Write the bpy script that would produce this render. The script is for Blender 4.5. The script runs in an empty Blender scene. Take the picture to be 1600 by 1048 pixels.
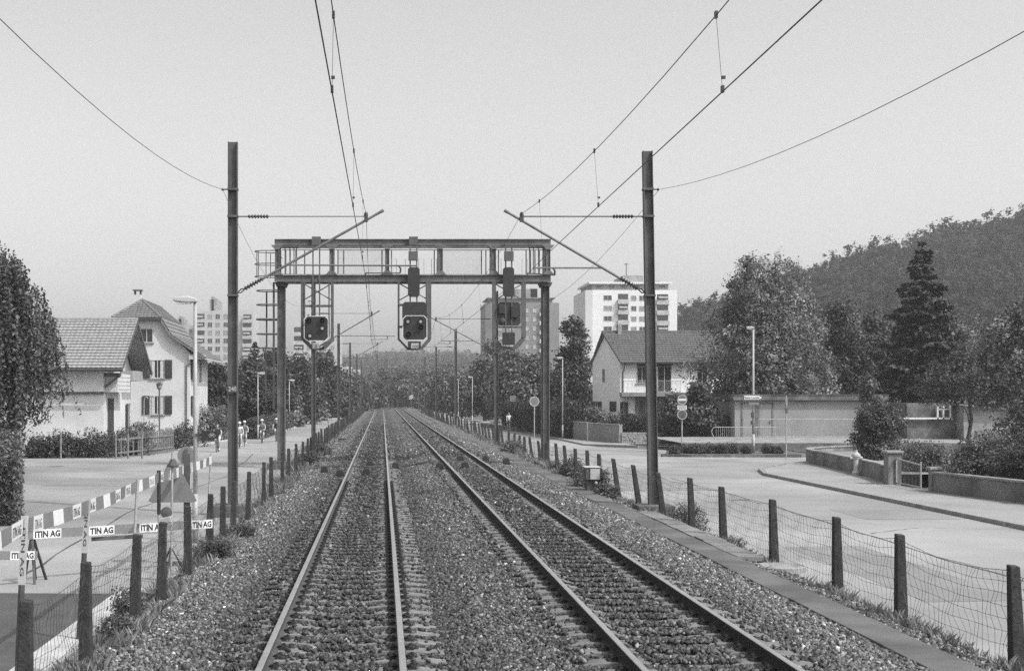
import bpy, bmesh, math, random
import numpy as np
from mathutils import Vector, Matrix, Quaternion

scene = bpy.context.scene
COL = scene.collection
R = math.radians

# ------------------------------------------------------------------ camera
F, VX, VY, HC = 2222.0, 597.0, 618.0, 3.5      # focal length in photo pixels, vanishing point of the tracks, eye height
cam_d = bpy.data.cameras.new("camera")
cam = bpy.data.objects.new("camera", cam_d)
COL.objects.link(cam)
cam.location = (0, 0, HC)
cam.rotation_euler = (R(90), 0, 0)
cam_d.sensor_width = 36.0
cam_d.lens = 36.0 * F / 1600.0
cam_d.shift_x = (800 - VX) / 1600.0
cam_d.shift_y = (VY - 524) / 1600.0
cam_d.clip_start = 0.5
cam_d.clip_end = 8000
scene.camera = cam

# ------------------------------------------------------------------ world and sun
SUN_EL, SUN_AZ = R(50), R(-38)                  # azimuth measured from +X towards +Y
sd = Vector((math.cos(SUN_EL) * math.cos(SUN_AZ), math.cos(SUN_EL) * math.sin(SUN_AZ), math.sin(SUN_EL)))
w = bpy.data.worlds.new("World")
scene.world = w
w.use_nodes = True
nt = w.node_tree
bg = nt.nodes["Background"]
sky = nt.nodes.new("ShaderNodeTexSky")
sky.sky_type = 'NISHITA'
sky.sun_disc = False
sky.sun_elevation = SUN_EL
sky.sun_rotation = math.atan2(sd.x, sd.y)
sky.altitude = 300
sky.air_density = 1.0
sky.dust_density = 5.0
sky.ozone_density = 1.0
bw = nt.nodes.new("ShaderNodeRGBToBW")          # black and white film
nt.links.new(sky.outputs[0], bw.inputs[0])
nt.links.new(bw.outputs[0], bg.inputs[0])
bg.inputs[1].default_value = 0.15
ld = bpy.data.lights.new("sun", 'SUN')
ld.energy = 1.8
ld.angle = R(0.6)
lo = bpy.data.objects.new("sun", ld)
COL.objects.link(lo)
lo.rotation_euler = sd.to_track_quat('Z', 'Y').to_euler()
scene.view_settings.view_transform = 'Standard'
scene.view_settings.look = 'None'
scene.view_settings.exposure = 0.9
scene.view_settings.gamma = 1.0
scene.render.engine = 'CYCLES'
scene.cycles.max_bounces = 6
scene.cycles.diffuse_bounces = 3
scene.cycles.volume_bounces = 1
scene.cycles.transparent_max_bounces = 12
scene.cycles.use_denoising = False

# ------------------------------------------------------------------ helpers
def W(px, py, Y):
    """the point that stands Y metres ahead at photo pixel px, py"""
    return Vector(((px - VX) * Y / F, Y, HC + (VY - py) * Y / F))
def XW(px, Y): return (px - VX) * Y / F
def ZW(py, Y): return HC + (VY - py) * Y / F

_mats = {}
def M(name, v, rough=0.85, var=0.15, scale=3.0, fine=0.10, fscale=60.0, bump=0.0, bscale=40.0, metal=0.0, spec=0.3, stain=0.0):
    if name in _mats: return _mats[name]
    m = bpy.data.materials.new(name)
    m.use_nodes = True
    t = m.node_tree
    b = t.nodes["Principled BSDF"]
    b.inputs["Roughness"].default_value = rough
    b.inputs["Metallic"].default_value = metal
    b.inputs["Specular IOR Level"].default_value = spec
    geo = t.nodes.new("ShaderNodeNewGeometry")
    def noise(sc, det, seed):
        mp = t.nodes.new("ShaderNodeMapping")
        mp.inputs["Location"].default_value = (seed * 7.3, seed * 3.1, seed)
        n = t.nodes.new("ShaderNodeTexNoise")
        n.inputs["Scale"].default_value = sc
        n.inputs["Detail"].default_value = det
        t.links.new(geo.outputs["Position"], mp.inputs[0])
        t.links.new(mp.outputs[0], n.inputs["Vector"])
        return n.outputs["Fac"]
    def remap(fac, lo, hi, a=0.3, bb=0.7):
        r = t.nodes.new("ShaderNodeMapRange")
        r.inputs["From Min"].default_value = a; r.inputs["From Max"].default_value = bb
        r.inputs["To Min"].default_value = lo; r.inputs["To Max"].default_value = hi
        t.links.new(fac, r.inputs["Value"])
        return r.outputs[0]
    def mul(a, bb):
        x = t.nodes.new("ShaderNodeMath"); x.operation = 'MULTIPLY'
        t.links.new(a, x.inputs[0])
        if isinstance(bb, float): x.inputs[1].default_value = bb
        else: t.links.new(bb, x.inputs[1])
        return x.outputs[0]
    val = remap(noise(scale, 5, 1), v * (1 - var), v * (1 + var))
    if fine: val = mul(val, remap(noise(fscale, 3, 2), 1 - fine, 1 + fine))
    if stain: val = mul(val, remap(noise(scale * 0.35, 8, 3), 1 - stain, 1.0, 0.42, 0.56))
    t.links.new(val, b.inputs["Base Color"])
    if bump:
        bp = t.nodes.new("ShaderNodeBump")
        bp.inputs["Strength"].default_value = bump
        bp.inputs["Distance"].default_value = 0.02
        t.links.new(noise(bscale, 4, 4), bp.inputs["Height"])
        t.links.new(bp.outputs[0], b.inputs["Normal"])
    _mats[name] = m
    return m

def M_leaf(name, v, trans=0.3, rough=0.6):
    """foliage: every leaf or clump has its own shade (attribute «shade»)"""
    if name in _mats: return _mats[name]
    m = bpy.data.materials.new(name)
    m.use_nodes = True
    t = m.node_tree
    b = t.nodes["Principled BSDF"]
    out = t.nodes["Material Output"]
    at = t.nodes.new("ShaderNodeAttribute"); at.attribute_name = "shade"
    x = t.nodes.new("ShaderNodeMath"); x.operation = 'MULTIPLY'; x.inputs[1].default_value = v
    t.links.new(at.outputs["Fac"], x.inputs[0])
    t.links.new(x.outputs[0], b.inputs["Base Color"])
    b.inputs["Roughness"].default_value = rough
    b.inputs["Specular IOR Level"].default_value = 0.35
    tr = t.nodes.new("ShaderNodeBsdfTranslucent")
    t.links.new(x.outputs[0], tr.inputs["Color"])
    mx = t.nodes.new("ShaderNodeMixShader"); mx.inputs[0].default_value = trans
    t.links.new(b.outputs[0], mx.inputs[1]); t.links.new(tr.outputs[0], mx.inputs[2])
    t.links.new(mx.outputs[0], out.inputs["Surface"])
    _mats[name] = m
    return m

def tag(o, label=None, cat=None, group=None, kind=None):
    if label: o["label"] = label
    if cat: o["category"] = cat
    if group: o["group"] = group
    if kind: o["kind"] = kind
    return o
def empty(name, loc, label=None, cat=None, group=None):
    o = bpy.data.objects.new(name, None)
    o.empty_display_size = 0.2
    COL.objects.link(o)
    o.location = loc
    return tag(o, label, cat, group)
def wloc(o):
    v = Vector((0, 0, 0))
    while o is not None:
        v = v + o.location
        o = o.parent
    return v
def copy_tree(o, parent=None):
    c = o.copy()
    COL.objects.link(c)
    if parent is not None: c.parent = parent
    for ch in list(o.children): copy_tree(ch, c)
    return c

class MB:
    """collects shapes in world coordinates and links them as ONE mesh object"""
    def __init__(self): self.v = []; self.f = []; self.m = []; self.k = 0
    def add(self, vs, fs):
        o = len(self.v)
        self.v += [tuple(p) for p in vs]
        for q in fs:
            self.f.append(tuple(i + o for i in q)); self.m.append(self.k)
        return self
    def box(self, x0, x1, y0, y1, z0, z1):
        vs = [(x0, y0, z0), (x1, y0, z0), (x1, y1, z0), (x0, y1, z0), (x0, y0, z1), (x1, y0, z1), (x1, y1, z1), (x0, y1, z1)]
        return self.add(vs, [(3, 2, 1, 0), (4, 5, 6, 7), (0, 1, 5, 4), (1, 2, 6, 5), (2, 3, 7, 6), (3, 0, 4, 7)])
    def beam(self, p0, p1, w, h, up=(0, 0, 1)):
        p0, p1 = Vector(p0), Vector(p1); d = (p1 - p0).normalized(); up = Vector(up)
        if abs(d.dot(up)) > 0.99: up = Vector((0, 1, 0))
        s = d.cross(up).normalized(); u = s.cross(d).normalized()
        vs = []
        for p in (p0, p1):
            for a, b in ((-1, -1), (1, -1), (1, 1), (-1, 1)): vs.append(p + s * (a * w / 2) + u * (b * h / 2))
        return self.add(vs, [(0, 1, 2, 3), (7, 6, 5, 4), (0, 4, 5, 1), (1, 5, 6, 2), (2, 6, 7, 3), (3, 7, 4, 0)])
    def ibeam(self, p0, p1, w, h, tf, tw, up=(0, 0, 1)):
        """an I section: flanges are w wide and tf thick, the web tw thick, h high along up"""
        p0, p1 = Vector(p0), Vector(p1); d = (p1 - p0).normalized(); up = Vector(up)
        s = d.cross(up).normalized(); u = s.cross(d).normalized()
        pr = [(-w/2, -h/2), (w/2, -h/2), (w/2, -h/2+tf), (tw/2, -h/2+tf), (tw/2, h/2-tf), (w/2, h/2-tf), (w/2, h/2), (-w/2, h/2), (-w/2, h/2-tf), (-tw/2, h/2-tf), (-tw/2, -h/2+tf), (-w/2, -h/2+tf)]
        n = len(pr)
        vs = [p + s * a + u * b for p in (p0, p1) for a, b in pr]
        fs = [(i, i + n, (i + 1) % n + n, (i + 1) % n) for i in range(n)]
        for o in (0, n):
            fs += [tuple(o + i for i in q) for q in ((0, 1, 2, 11), (2, 3, 10, 11), (3, 4, 9, 10), (4, 5, 8, 9), (5, 6, 7, 8))]
        return self.add(vs, fs)
    def tube(self, p0, p1, r, n=8, r2=None):
        return self.path([p0, p1], r, n, r2)
    def path(self, pts, r, n=8, r2=None, closed=False):
        pts = [Vector(p) for p in pts]
        k = len(pts); vs = []
        prev = None
        for i, p in enumerate(pts):
            if closed: d = pts[(i + 1) % k] - pts[i - 1]
            else: d = pts[min(i + 1, k - 1)] - pts[max(i - 1, 0)]
            d = d.normalized() if d.length > 1e-9 else Vector((0, 0, 1))
            if prev is None:
                s = d.cross(Vector((0, 0, 1)))
                if s.length < 0.05: s = d.cross(Vector((0, 1, 0)))
            else:
                s = prev - d * prev.dot(d)
                if s.length < 1e-4: s = d.cross(Vector((0, 1, 0)))
            s.normalize(); prev = s
            u = s.cross(d)
            rr = r if r2 is None else r + (r2 - r) * i / (k - 1)
            if isinstance(r, (list, tuple)): rr = r[i]
            for j in range(n):
                a = 2 * math.pi * j / n
                vs.append(p + s * (rr * math.cos(a)) + u * (rr * math.sin(a)))
        fs = []
        for i in range(k if closed else k - 1):
            for j in range(n):
                a, b = i * n + j, i * n + (j + 1) % n
                c, d_ = ((i + 1) % k) * n + (j + 1) % n, ((i + 1) % k) * n + j
                fs.append((a, b, c, d_))
        if not closed: fs += [tuple(range(n))[::-1], tuple(range((k - 1) * n, k * n))]
        return self.add(vs, fs)
    def prismY(self, pts, y0, y1):
        n = len(pts)
        vs = [(x, y0, z) for x, z in pts] + [(x, y1, z) for x, z in pts]
        return self.add(vs, [tuple(range(n)), tuple(range(n, 2 * n))[::-1]] + [(i, i + n, (i + 1) % n + n, (i + 1) % n) for i in range(n)])
    def prismX(self, pts, x0, x1):
        n = len(pts)
        vs = [(x0, y, z) for y, z in pts] + [(x1, y, z) for y, z in pts]
        return self.add(vs, [tuple(range(n))[::-1], tuple(range(n, 2 * n))] + [(i, (i + 1) % n, (i + 1) % n + n, i + n) for i in range(n)])
    def prismZ(self, pts, z0, z1):
        n = len(pts)
        vs = [(x, y, z0) for x, y in pts] + [(x, y, z1) for x, y in pts]
        return self.add(vs, [tuple(range(n))[::-1], tuple(range(n, 2 * n))] + [(i, (i + 1) % n, (i + 1) % n + n, i + n) for i in range(n)])
    def lathe(self, prof, c, n=16, axis='z'):
        c = Vector(c); vs = []; k = len(prof)
        for r, z in prof:
            for j in range(n):
                a = 2 * math.pi * j / n
                p = Vector((r * math.cos(a), r * math.sin(a), z))
                if axis == 'y': p = Vector((p.x, p.z, p.y))
                if axis == 'x': p = Vector((p.z, p.x, p.y))
                vs.append(c + p)
        fs = [(i * n + j, i * n + (j + 1) % n, (i + 1) * n + (j + 1) % n, (i + 1) * n + j) for i in range(k - 1) for j in range(n)]
        fs += [tuple(range(n))[::-1], tuple(range((k - 1) * n, k * n))]
        return self.add(vs, fs)
    def ball(self, c, rx, ry, rz, n=12, m=8):
        c = Vector(c); vs = []
        for i in range(m + 1):
            th = math.pi * i / m
            for j in range(n):
                a = 2 * math.pi * j / n
                vs.append(c + Vector((rx * math.sin(th) * math.cos(a), ry * math.sin(th) * math.sin(a), rz * math.cos(th))))
        return self.add(vs, [(i * n + j, i * n + (j + 1) % n, (i + 1) * n + (j + 1) % n, (i + 1) * n + j) for i in range(m) for j in range(n)])
    def text(self, s, size, origin, u=(1, 0, 0), v=(0, 0, 1), align='LEFT', width=None, thick=0.012):
        vs, fs = text_mesh(s, align, thick)
        if not vs: return self
        o, u, v = Vector(origin), Vector(u), Vector(v)
        kx = size
        if width:
            xs = [p[0] for p in vs]; kx = width / (max(xs) - min(xs))
        return self.add([o + u * (p[0] * kx) + v * (p[1] * size) for p in vs], fs)
    def build(self, name, mats, parent=None, smooth=False, bevel=0.0, local=False):
        me = bpy.data.meshes.new(name)
        off = Vector((0, 0, 0)) if (parent is None or local) else wloc(parent)
        me.from_pydata([(p[0] - off.x, p[1] - off.y, p[2] - off.z) for p in self.v], [], self.f)
        mats = mats if isinstance(mats, (list, tuple)) else [mats]
        for mm in mats: me.materials.append(mm)
        if any(self.m): me.polygons.foreach_set("material_index", self.m)
        if smooth: me.polygons.foreach_set("use_smooth", [True] * len(me.polygons))
        o = bpy.data.objects.new(name, me)
        COL.objects.link(o)
        if parent is not None: o.parent = parent
        bm = bmesh.new(); bm.from_mesh(me); bmesh.ops.recalc_face_normals(bm, faces=bm.faces); bm.to_mesh(me); bm.free()
        if bevel:
            b = o.modifiers.new("bevel", 'BEVEL'); b.width = bevel; b.segments = 2; b.limit_method = 'ANGLE'; b.angle_limit = R(40)
        return o

_txt = {}
def text_mesh(s, align='LEFT', thick=0.012):
    if (s, align, thick) in _txt: return _txt[(s, align, thick)]
    cu = bpy.data.curves.new("lettering", 'FONT')
    cu.body = s; cu.size = 1.0; cu.align_x = align; cu.resolution_u = 2; cu.offset = thick
    o = bpy.data.objects.new("lettering", cu)
    COL.objects.link(o)
    dg = bpy.context.evaluated_depsgraph_get()
    me = o.evaluated_get(dg).to_mesh()
    vs = [tuple(v.co) for v in me.vertices]; fs = [tuple(p.vertices) for p in me.polygons]
    o.evaluated_get(dg).to_mesh_clear()
    bpy.data.objects.remove(o); bpy.data.curves.remove(cu)
    _txt[(s, align, thick)] = (vs, fs)
    return vs, fs

def np_mesh(name, verts, nper, shade, mat, parent=None, faces=None):
    """a mesh of separate faces of nper vertices each (numpy), one shade value per face"""
    me = bpy.data.meshes.new(name)
    nv = len(verts)
    if faces is None: faces = np.arange(nv, dtype=np.int32).reshape(-1, nper)
    nf = len(faces)
    off = Vector((0, 0, 0)) if parent is None else wloc(parent)
    verts = verts - np.array([off.x, off.y, off.z])
    me.vertices.add(nv); me.vertices.foreach_set("co", verts.astype(np.float32).ravel())
    me.loops.add(nf * nper); me.loops.foreach_set("vertex_index", faces.astype(np.int32).ravel())
    me.polygons.add(nf)
    me.polygons.foreach_set("loop_start", np.arange(0, nf * nper, nper, dtype=np.int32))
    me.polygons.foreach_set("loop_total", np.full(nf, nper, dtype=np.int32))
    a = me.attributes.new("shade", 'FLOAT', 'FACE')
    a.data.foreach_set("value", shade.astype(np.float32))
    me.materials.append(mat)
    me.update(calc_edges=True)
    o = bpy.data.objects.new(name, me)
    COL.objects.link(o)
    if parent is not None: o.parent = parent
    return o

def unit(a): return a / np.maximum(np.linalg.norm(a, axis=1, keepdims=True), 1e-9)
def leaf_quads(rng, pos, nrm, size, aspect=1.5, svar=0.5):
    """diamond leaves at pos, facing nrm"""
    n = len(pos)
    t = unit(np.cross(nrm, rng.normal(size=(n, 3))))
    b = np.cross(nrm, t)
    s = size * (1 - svar / 2 + svar * rng.random((n, 1)))
    q = np.stack([pos - t * s * aspect / 2, pos - b * s / 2 + nrm * s * 0.12, pos + t * s * aspect / 2, pos + b * s / 2 + nrm * s * 0.12], axis=1)
    return q.reshape(-1, 3)
def crown_leaves(rng, lobes, n, size, aspect=1.5, shell=0.55, zsq=0.9, up=0.35, bump=0.25, nr_=0.5, cv=0.42, lv=0.2, pn=1.35):
    """lobes: (x, y, z, r); leaves spread through the outer part of every lobe, in clumps"""
    L = np.array(lobes, float)
    wgt = L[:, 3] ** 2; wgt /= wgt.sum()
    nc = max(8, n // 14)                                    # clumps (twigs) of about fourteen leaves
    k = rng.choice(len(L), nc, p=wgt)
    d = unit(rng.normal(size=(nc, 3)))
    r = L[k, 3] * (shell + (1 - shell) * rng.random(nc) ** 0.6) * (1 + bump * rng.normal(size=nc) * 0.5)
    c = L[k, :3] + d * r[:, None] * np.array([1, 1, zsq])
    lobe_s = np.clip(1 + 0.22 * rng.normal(size=len(L)), .6, 1.5)
    cs = np.clip(np.exp(cv * rng.normal(size=nc)), 0.35, 2.4) * lobe_s[k]
    i = rng.integers(0, nc, n)
    pos = c[i] + rng.normal(size=(n, 3)) * size * pn
    nr = unit(d[i] * 0.7 + rng.normal(size=(n, 3)) * nr_ + np.array([0, 0, up]))
    sh = np.clip(cs[i] * (1 + lv * rng.normal(size=n)), 0.25, 2.4)
    return leaf_quads(rng, pos, nr, size, aspect), sh

BARK = None
def trunk_mesh(mb, rng, base, top, r0, limbs, spread):
    base, top = Vector(base), Vector(top)
    k = 6; pts = []
    for i in range(k):
        t = i / (k - 1)
        p = base.lerp(top, t)
        if 0 < i: p += Vector((rng.normal() * r0 * 0.5, rng.normal() * r0 * 0.5, 0))
        pts.append(p)
    mb.path(pts, [r0 * (1.25 if i == 0 else 1) * (1 - 0.75 * i / (k - 1)) for i in range(k)], 8)
    for j in range(limbs):
        t = 0.35 + 0.55 * j / max(1, limbs - 1)
        p = base.lerp(top, t); a = rng.random() * 6.28
        q = p + Vector((math.cos(a) * spread * (1 - t * 0.5), math.sin(a) * spread * (1 - t * 0.5), spread * (0.35 + 0.4 * rng.random())))
        m = p.lerp(q, 0.5) + Vector((0, 0, spread * 0.1))
        mb.path([p, m, q], [r0 * 0.42, r0 * 0.28, r0 * 0.08], 6)

def tree(name, x, y, z0, h, rad, label, cat="tree", group=None, n=3000, size=0.3, mat=None, trunk=0.25, seed=1, lobes=9, shell=0.5, shape=1.0, trunk_r=None, top_pow=0.6):
    """a broad-leaved tree: an uneven crown of leaf clumps round lobes, a tapered trunk with limbs"""
    rng = np.random.default_rng(seed)
    e = empty(name, (x, y, z0), label, cat, group)
    hc0 = z0 + h * trunk
    L = []
    for i in range(lobes):
        t = (i + 0.5) / lobes
        a = i * 2.4 + rng.random()
        rr = rad * (0.62 if lobes > 3 else 0.3) * (1 - max(0, t - 0.35) ** 1.2 * 1.25 * shape) * (0.8 + 0.4 * rng.random())
        lr = rad * (0.62 - 0.3 * t * shape) * (0.75 + 0.45 * rng.random())
        lz = hc0 + (h * (1 - trunk) - lr * 0.9) * t + lr * 0.35
        L.append((x + math.cos(a) * max(rr, 0), y + math.sin(a) * max(rr, 0), lz, lr))
    L.append((x, y, z0 + h - rad * 0.3, rad * 0.32))
    L.append((x, y, hc0 + h * (1 - trunk) * 0.45, rad * 0.7))
    v, s = crown_leaves(rng, L, int(n * 2.0), size * .74, shell=shell)
    keep = v.reshape(-1, 4, 3)[:, :, 2].min(1) > z0 + 0.02
    np_mesh("crown", v.reshape(-1, 4, 3)[keep].reshape(-1, 3), 4, s[keep], mat or LEAF, e)
    mb = MB(); trunk_mesh(mb, rng, (x, y, z0 - 0.1), (x, y, z0 + h * 0.8), trunk_r or h * 0.022, 6, rad * 0.7)
    mb.build("trunk", BARK, e, smooth=True)
    return e

def conifer(name, x, y, z0, h, rad, label, group=None, n=26, mat=None, seed=1, size=0.22, cat="tree"):
    rng = np.random.default_rng(seed)
    e = empty(name, (x, y, z0), label, cat, group)
    P = []; N = []; S = []
    mb = MB(); mb.tube((x, y, z0 - 0.1), (x, y, z0 + h), h * 0.016, 8, 0.03)
    lev = int(h / 0.42)
    for i in range(lev):
        t = (i + rng.random() * 0.6) / lev
        z = z0 + h * (0.06 + 0.94 * t)
        L = rad * (1 - t) ** 0.82 * (0.75 + 0.4 * rng.random()) + 0.12
        nb = max(4, int(9 * (1 - t) + 4))
        for j in range(nb):
            a = 6.28 * (j + rng.random()) / nb
            l = L * (0.65 + 0.5 * rng.random())
            m = max(6, int(l / size * n * 0.35))
            u = rng.random(m) ** 0.75
            px = x + np.cos(a) * u * l; py = y + np.sin(a) * u * l
            pz = z - u * l * 0.28 + (u ** 2.2) * l * 0.16
            side = rng.normal(size=m) * 0.16 * l * (1.1 - u * 0.6)
            px = px - np.sin(a) * side; py = py + np.cos(a) * side
            pz = pz - np.abs(rng.normal(size=m)) * 0.10 - np.abs(side) * 0.2
            P.append(np.stack([px, py, pz], 1))
            nn = np.tile([np.cos(a) * 0.35, np.sin(a) * 0.35, 0.8], (m, 1)) + rng.normal(size=(m, 3)) * 0.45
            N.append(unit(nn))
            S.append(np.full(m, 0.75 + 0.5 * rng.random()) * (0.75 + 0.5 * u))
            if l > 1.2 and j % 2 == 0: mb.tube((x, y, z), (x + math.cos(a) * l * 0.8, y + math.sin(a) * l * 0.8, z - l * 0.16), 0.035, 4, 0.01)
    P = np.concatenate(P); N = np.concatenate(N); S = np.concatenate(S)
    np_mesh("crown", leaf_quads(rng, P, N, size, 2.0), 4, S, mat or NEEDLE, e)
    mb.build("trunk", BARK, e)
    return e

def bush(name, x, y, z0, rx, ry, h, label, cat="bush", group=None, n=900, size=0.11, mat=None, seed=1, lobes=7, shell=0.6):
    rng = np.random.default_rng(seed)
    L = []
    for i in range(lobes):
        a = i * 2.4 + rng.random(); q = math.sqrt((i + 0.5) / lobes) * 0.62
        lr = min(rx, ry, h * 0.62) * (0.5 + 0.3 * rng.random())
        L.append((x + math.cos(a) * q * rx, y + math.sin(a) * q * ry, z0 + h * (0.62 - 0.3 * q) + (rng.random() - 0.5) * h * 0.18, lr))
        L.append((x + math.cos(a) * q * rx, y + math.sin(a) * q * ry, z0 + lr * 0.5, lr * 1.05))
    v, s = crown_leaves(rng, L, int(n * 1.7), size * .8, shell=shell)
    q = v.reshape(-1, 4, 3)
    keep = (q[:, :, 2].min(1) > z0 - 0.02) & (q[:, :, 2].max(1) < z0 + h * 1.12)
    e = empty(name, (x, y, z0), label, cat, group)
    np_mesh("foliage", q[keep].reshape(-1, 3), 4, s[keep], mat or LEAF, e)
    mb = MB()
    for i in range(5):
        a = i * 1.26 + rng.random()
        mb.path([(x, y, z0 - 0.05), (x + math.cos(a) * rx * 0.25, y + math.sin(a) * ry * 0.25, z0 + h * 0.4), (x + math.cos(a) * rx * 0.5, y + math.sin(a) * ry * 0.5, z0 + h * 0.75)], [0.035, 0.025, 0.01], 5)
    mb.build("stem", BARK, e)
    return e

def hedge(name, p0, p1, z0, wd, h, label, n, size=0.09, mat=None, seed=1, cat="hedge", group=None):
    """a clipped hedge from p0 to p1: leaves on a box with a rough surface round a twiggy core"""
    rng = np.random.default_rng(seed)
    p0 = np.array(p0, float); p1 = np.array(p1, float)
    d = p1 - p0; L = np.linalg.norm(d); d /= L; s = np.array([-d[1], d[0]])
    u = rng.random(n) * L; c = rng.integers(0, 10, n)
    side = np.where(c < 3, -1.0, np.where(c < 6, 1.0, 0)); a = rng.random(n)
    lat = np.where(side != 0, side * wd / 2, (a - 0.5) * wd); zz = np.where(side != 0, a * h, h)
    wob = 0.10 * np.sin(u * 1.7 + seed) + 0.07 * np.sin(u * 4.1)
    zz = zz * (1 + wob) + rng.normal(size=n) * 0.05; lat = lat * (1 + wob) + rng.normal(size=n) * 0.05
    en = rng.random(n) < min(.25, 1.2 * wd / L + .02)                # the two ends
    u = np.where(en, np.where(rng.random(n) < .5, 0, L) + rng.normal(size=n) * .05, u); lat = np.where(en, (rng.random(n) - .5) * wd, lat); zz = np.where(en, rng.random(n) * h, zz)
    pos = np.stack([p0[0] + d[0] * u + s[0] * lat, p0[1] + d[1] * u + s[1] * lat, z0 + np.abs(zz)], 1)
    nr = np.stack([s[0] * side, s[1] * side, (side == 0) * 1.0 + 0.3], 1) + rng.normal(size=(n, 3)) * 0.7
    sh = np.clip(1 + 0.35 * rng.normal(size=n), 0.35, 2.2)
    e = empty(name, (p0[0], p0[1], z0), label, cat, group)
    np_mesh("foliage", leaf_quads(rng, pos, unit(nr), size, 1.5), 4, sh, mat or LEAF, e)
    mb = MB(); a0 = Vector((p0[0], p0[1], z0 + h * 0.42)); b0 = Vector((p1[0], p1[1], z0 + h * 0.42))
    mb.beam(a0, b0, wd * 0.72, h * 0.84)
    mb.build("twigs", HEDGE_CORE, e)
    return e

def interp(x, xs, ys): return float(np.interp(x, xs, ys))
HAZE = 0.00036
Y0C = 275.0
def cx(y): return 0.0 if y < Y0C else (y - Y0C) ** 2 / 1700.0     # the line bends away to the right here
# ------------------------------------------------------------------ materials (all grey: the photograph is black and white)
BARK = M("bark", 0.07, var=0.3, scale=8)
LEAF = M_leaf("leaf", 0.10)
LEAF_D = M_leaf("leaf_dark", 0.062)
LEAF_L = M_leaf("leaf_light", 0.13)
NEEDLE = M_leaf("needle", 0.045, trans=0.12)
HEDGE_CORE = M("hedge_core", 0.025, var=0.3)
ASPH = M("asphalt_road", 0.27, rough=0.9, var=0.16, scale=0.35, fine=0.16, fscale=45, bump=0.15, bscale=120, stain=0.2)
ASPH2 = M("asphalt_pavement", 0.26, rough=0.9, var=0.10, scale=0.7, fine=0.16, fscale=45, bump=0.15, bscale=120, stain=0.10)
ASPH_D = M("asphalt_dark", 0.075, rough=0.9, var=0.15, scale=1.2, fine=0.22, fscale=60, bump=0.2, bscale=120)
EARTH = M("earth_grass", 0.11, var=0.35, scale=0.6, fine=0.3, fscale=14, bump=0.4, bscale=12)
KERB = M("kerb_stone", 0.24, var=0.2, scale=2, fine=0.15)
CONC = M("concrete", 0.27, var=0.18, scale=2.2, fine=0.14, fscale=50, bump=0.2, stain=0.25)
CONC_D = M("concrete_dark", 0.13, var=0.3, scale=2.2, fine=0.15, bump=0.3, stain=0.35)
CONC_L = M("concrete_light", 0.42, var=0.14, scale=2.2, fine=0.12, stain=0.15)
SLEEPER = M("sleeper_concrete", 0.15, var=0.28, scale=3.2, fine=0.2, fscale=55, bump=0.4, bscale=60)
RUST = M("rail_rust", 0.028, rough=0.85, var=0.3, scale=6, fine=0.2)
RUST_L = M("rail_rust_light", 0.06, rough=0.8, var=0.3, scale=6, fine=0.2)
SHINE = M("rail_running_band", 0.52, rough=0.34, var=0.12, scale=4, fine=0.06, metal=0.85, spec=0.5)
STEEL = M("steel_grey", 0.085, rough=0.6, var=0.22, scale=3.5, fine=0.12, spec=0.4, stain=0.15)
STEEL_D = M("steel_dark", 0.05, rough=0.65, var=0.25, scale=4, fine=0.12, spec=0.4)
STEEL_M = M("steel_mid", 0.13, rough=0.6, var=0.2, scale=4, spec=0.4)
STEEL_L = M("galvanised_steel", 0.30, rough=0.5, var=0.14, scale=5, fine=0.08, spec=0.5)
BLACK = M("black_paint", 0.022, rough=0.55, var=0.2, spec=0.4)
WHITE = M("white_paint", 0.58, rough=0.6, var=0.05, fine=0.04)
CERAM = M("insulator_ceramic", 0.05, rough=0.25, var=0.1, spec=0.6)
WIRE = M("wire_metal", 0.06, rough=0.5, var=0.2, metal=0.3)
WOOD_D = M("tarred_wood", 0.032, rough=0.8, var=0.35, scale=9, fine=0.25, bump=0.6, bscale=30)
WOOD = M("grey_wood", 0.17, rough=0.85, var=0.25, scale=8, fine=0.2, bump=0.4)
STUCCO = M("stucco_white", 0.75, var=0.06, scale=0.8, fine=0.08, fscale=30, bump=0.2, stain=0.07)
STUCCO_G = M("stucco_grey", 0.55, var=0.07, scale=0.8, fine=0.08, fscale=30, bump=0.2, stain=0.08)
TILE = M("roof_tile", 0.23, rough=0.8, var=0.14, scale=2.5, fine=0.12, fscale=9)
TILE_D = M("roof_tile_dark", 0.15, rough=0.8, var=0.16, scale=2.5, fine=0.14, fscale=9)
GLASS = M("window_glass", 0.03, rough=0.12, var=0.1, spec=0.6)
SHUT = M("shutter_paint", 0.045, rough=0.6, var=0.2, scale=8)
SIGNBACK = M("sign_back", 0.17, rough=0.5, var=0.1)
TAPE_D = M("barrier_mid_tone", 0.17, rough=0.5, var=0.08)
SKIN = M("skin", 0.36, rough=0.6, var=0.05)
CLOTH_W = M("cloth_white", 0.72, rough=0.9, var=0.06)
CLOTH_D = M("cloth_dark", 0.06, rough=0.9, var=0.15)
CLOTH_M = M("cloth_mid", 0.2, rough=0.9, var=0.1)
HAIR = M("hair", 0.06, rough=0.6)
RUBBER = M("rubber", 0.03, rough=0.8)
CURT = M("curtain", 0.45, var=0.15, scale=9)

def struct(name, mb, mat, **k): return tag(mb.build(name, mat, **k), kind="structure")

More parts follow.
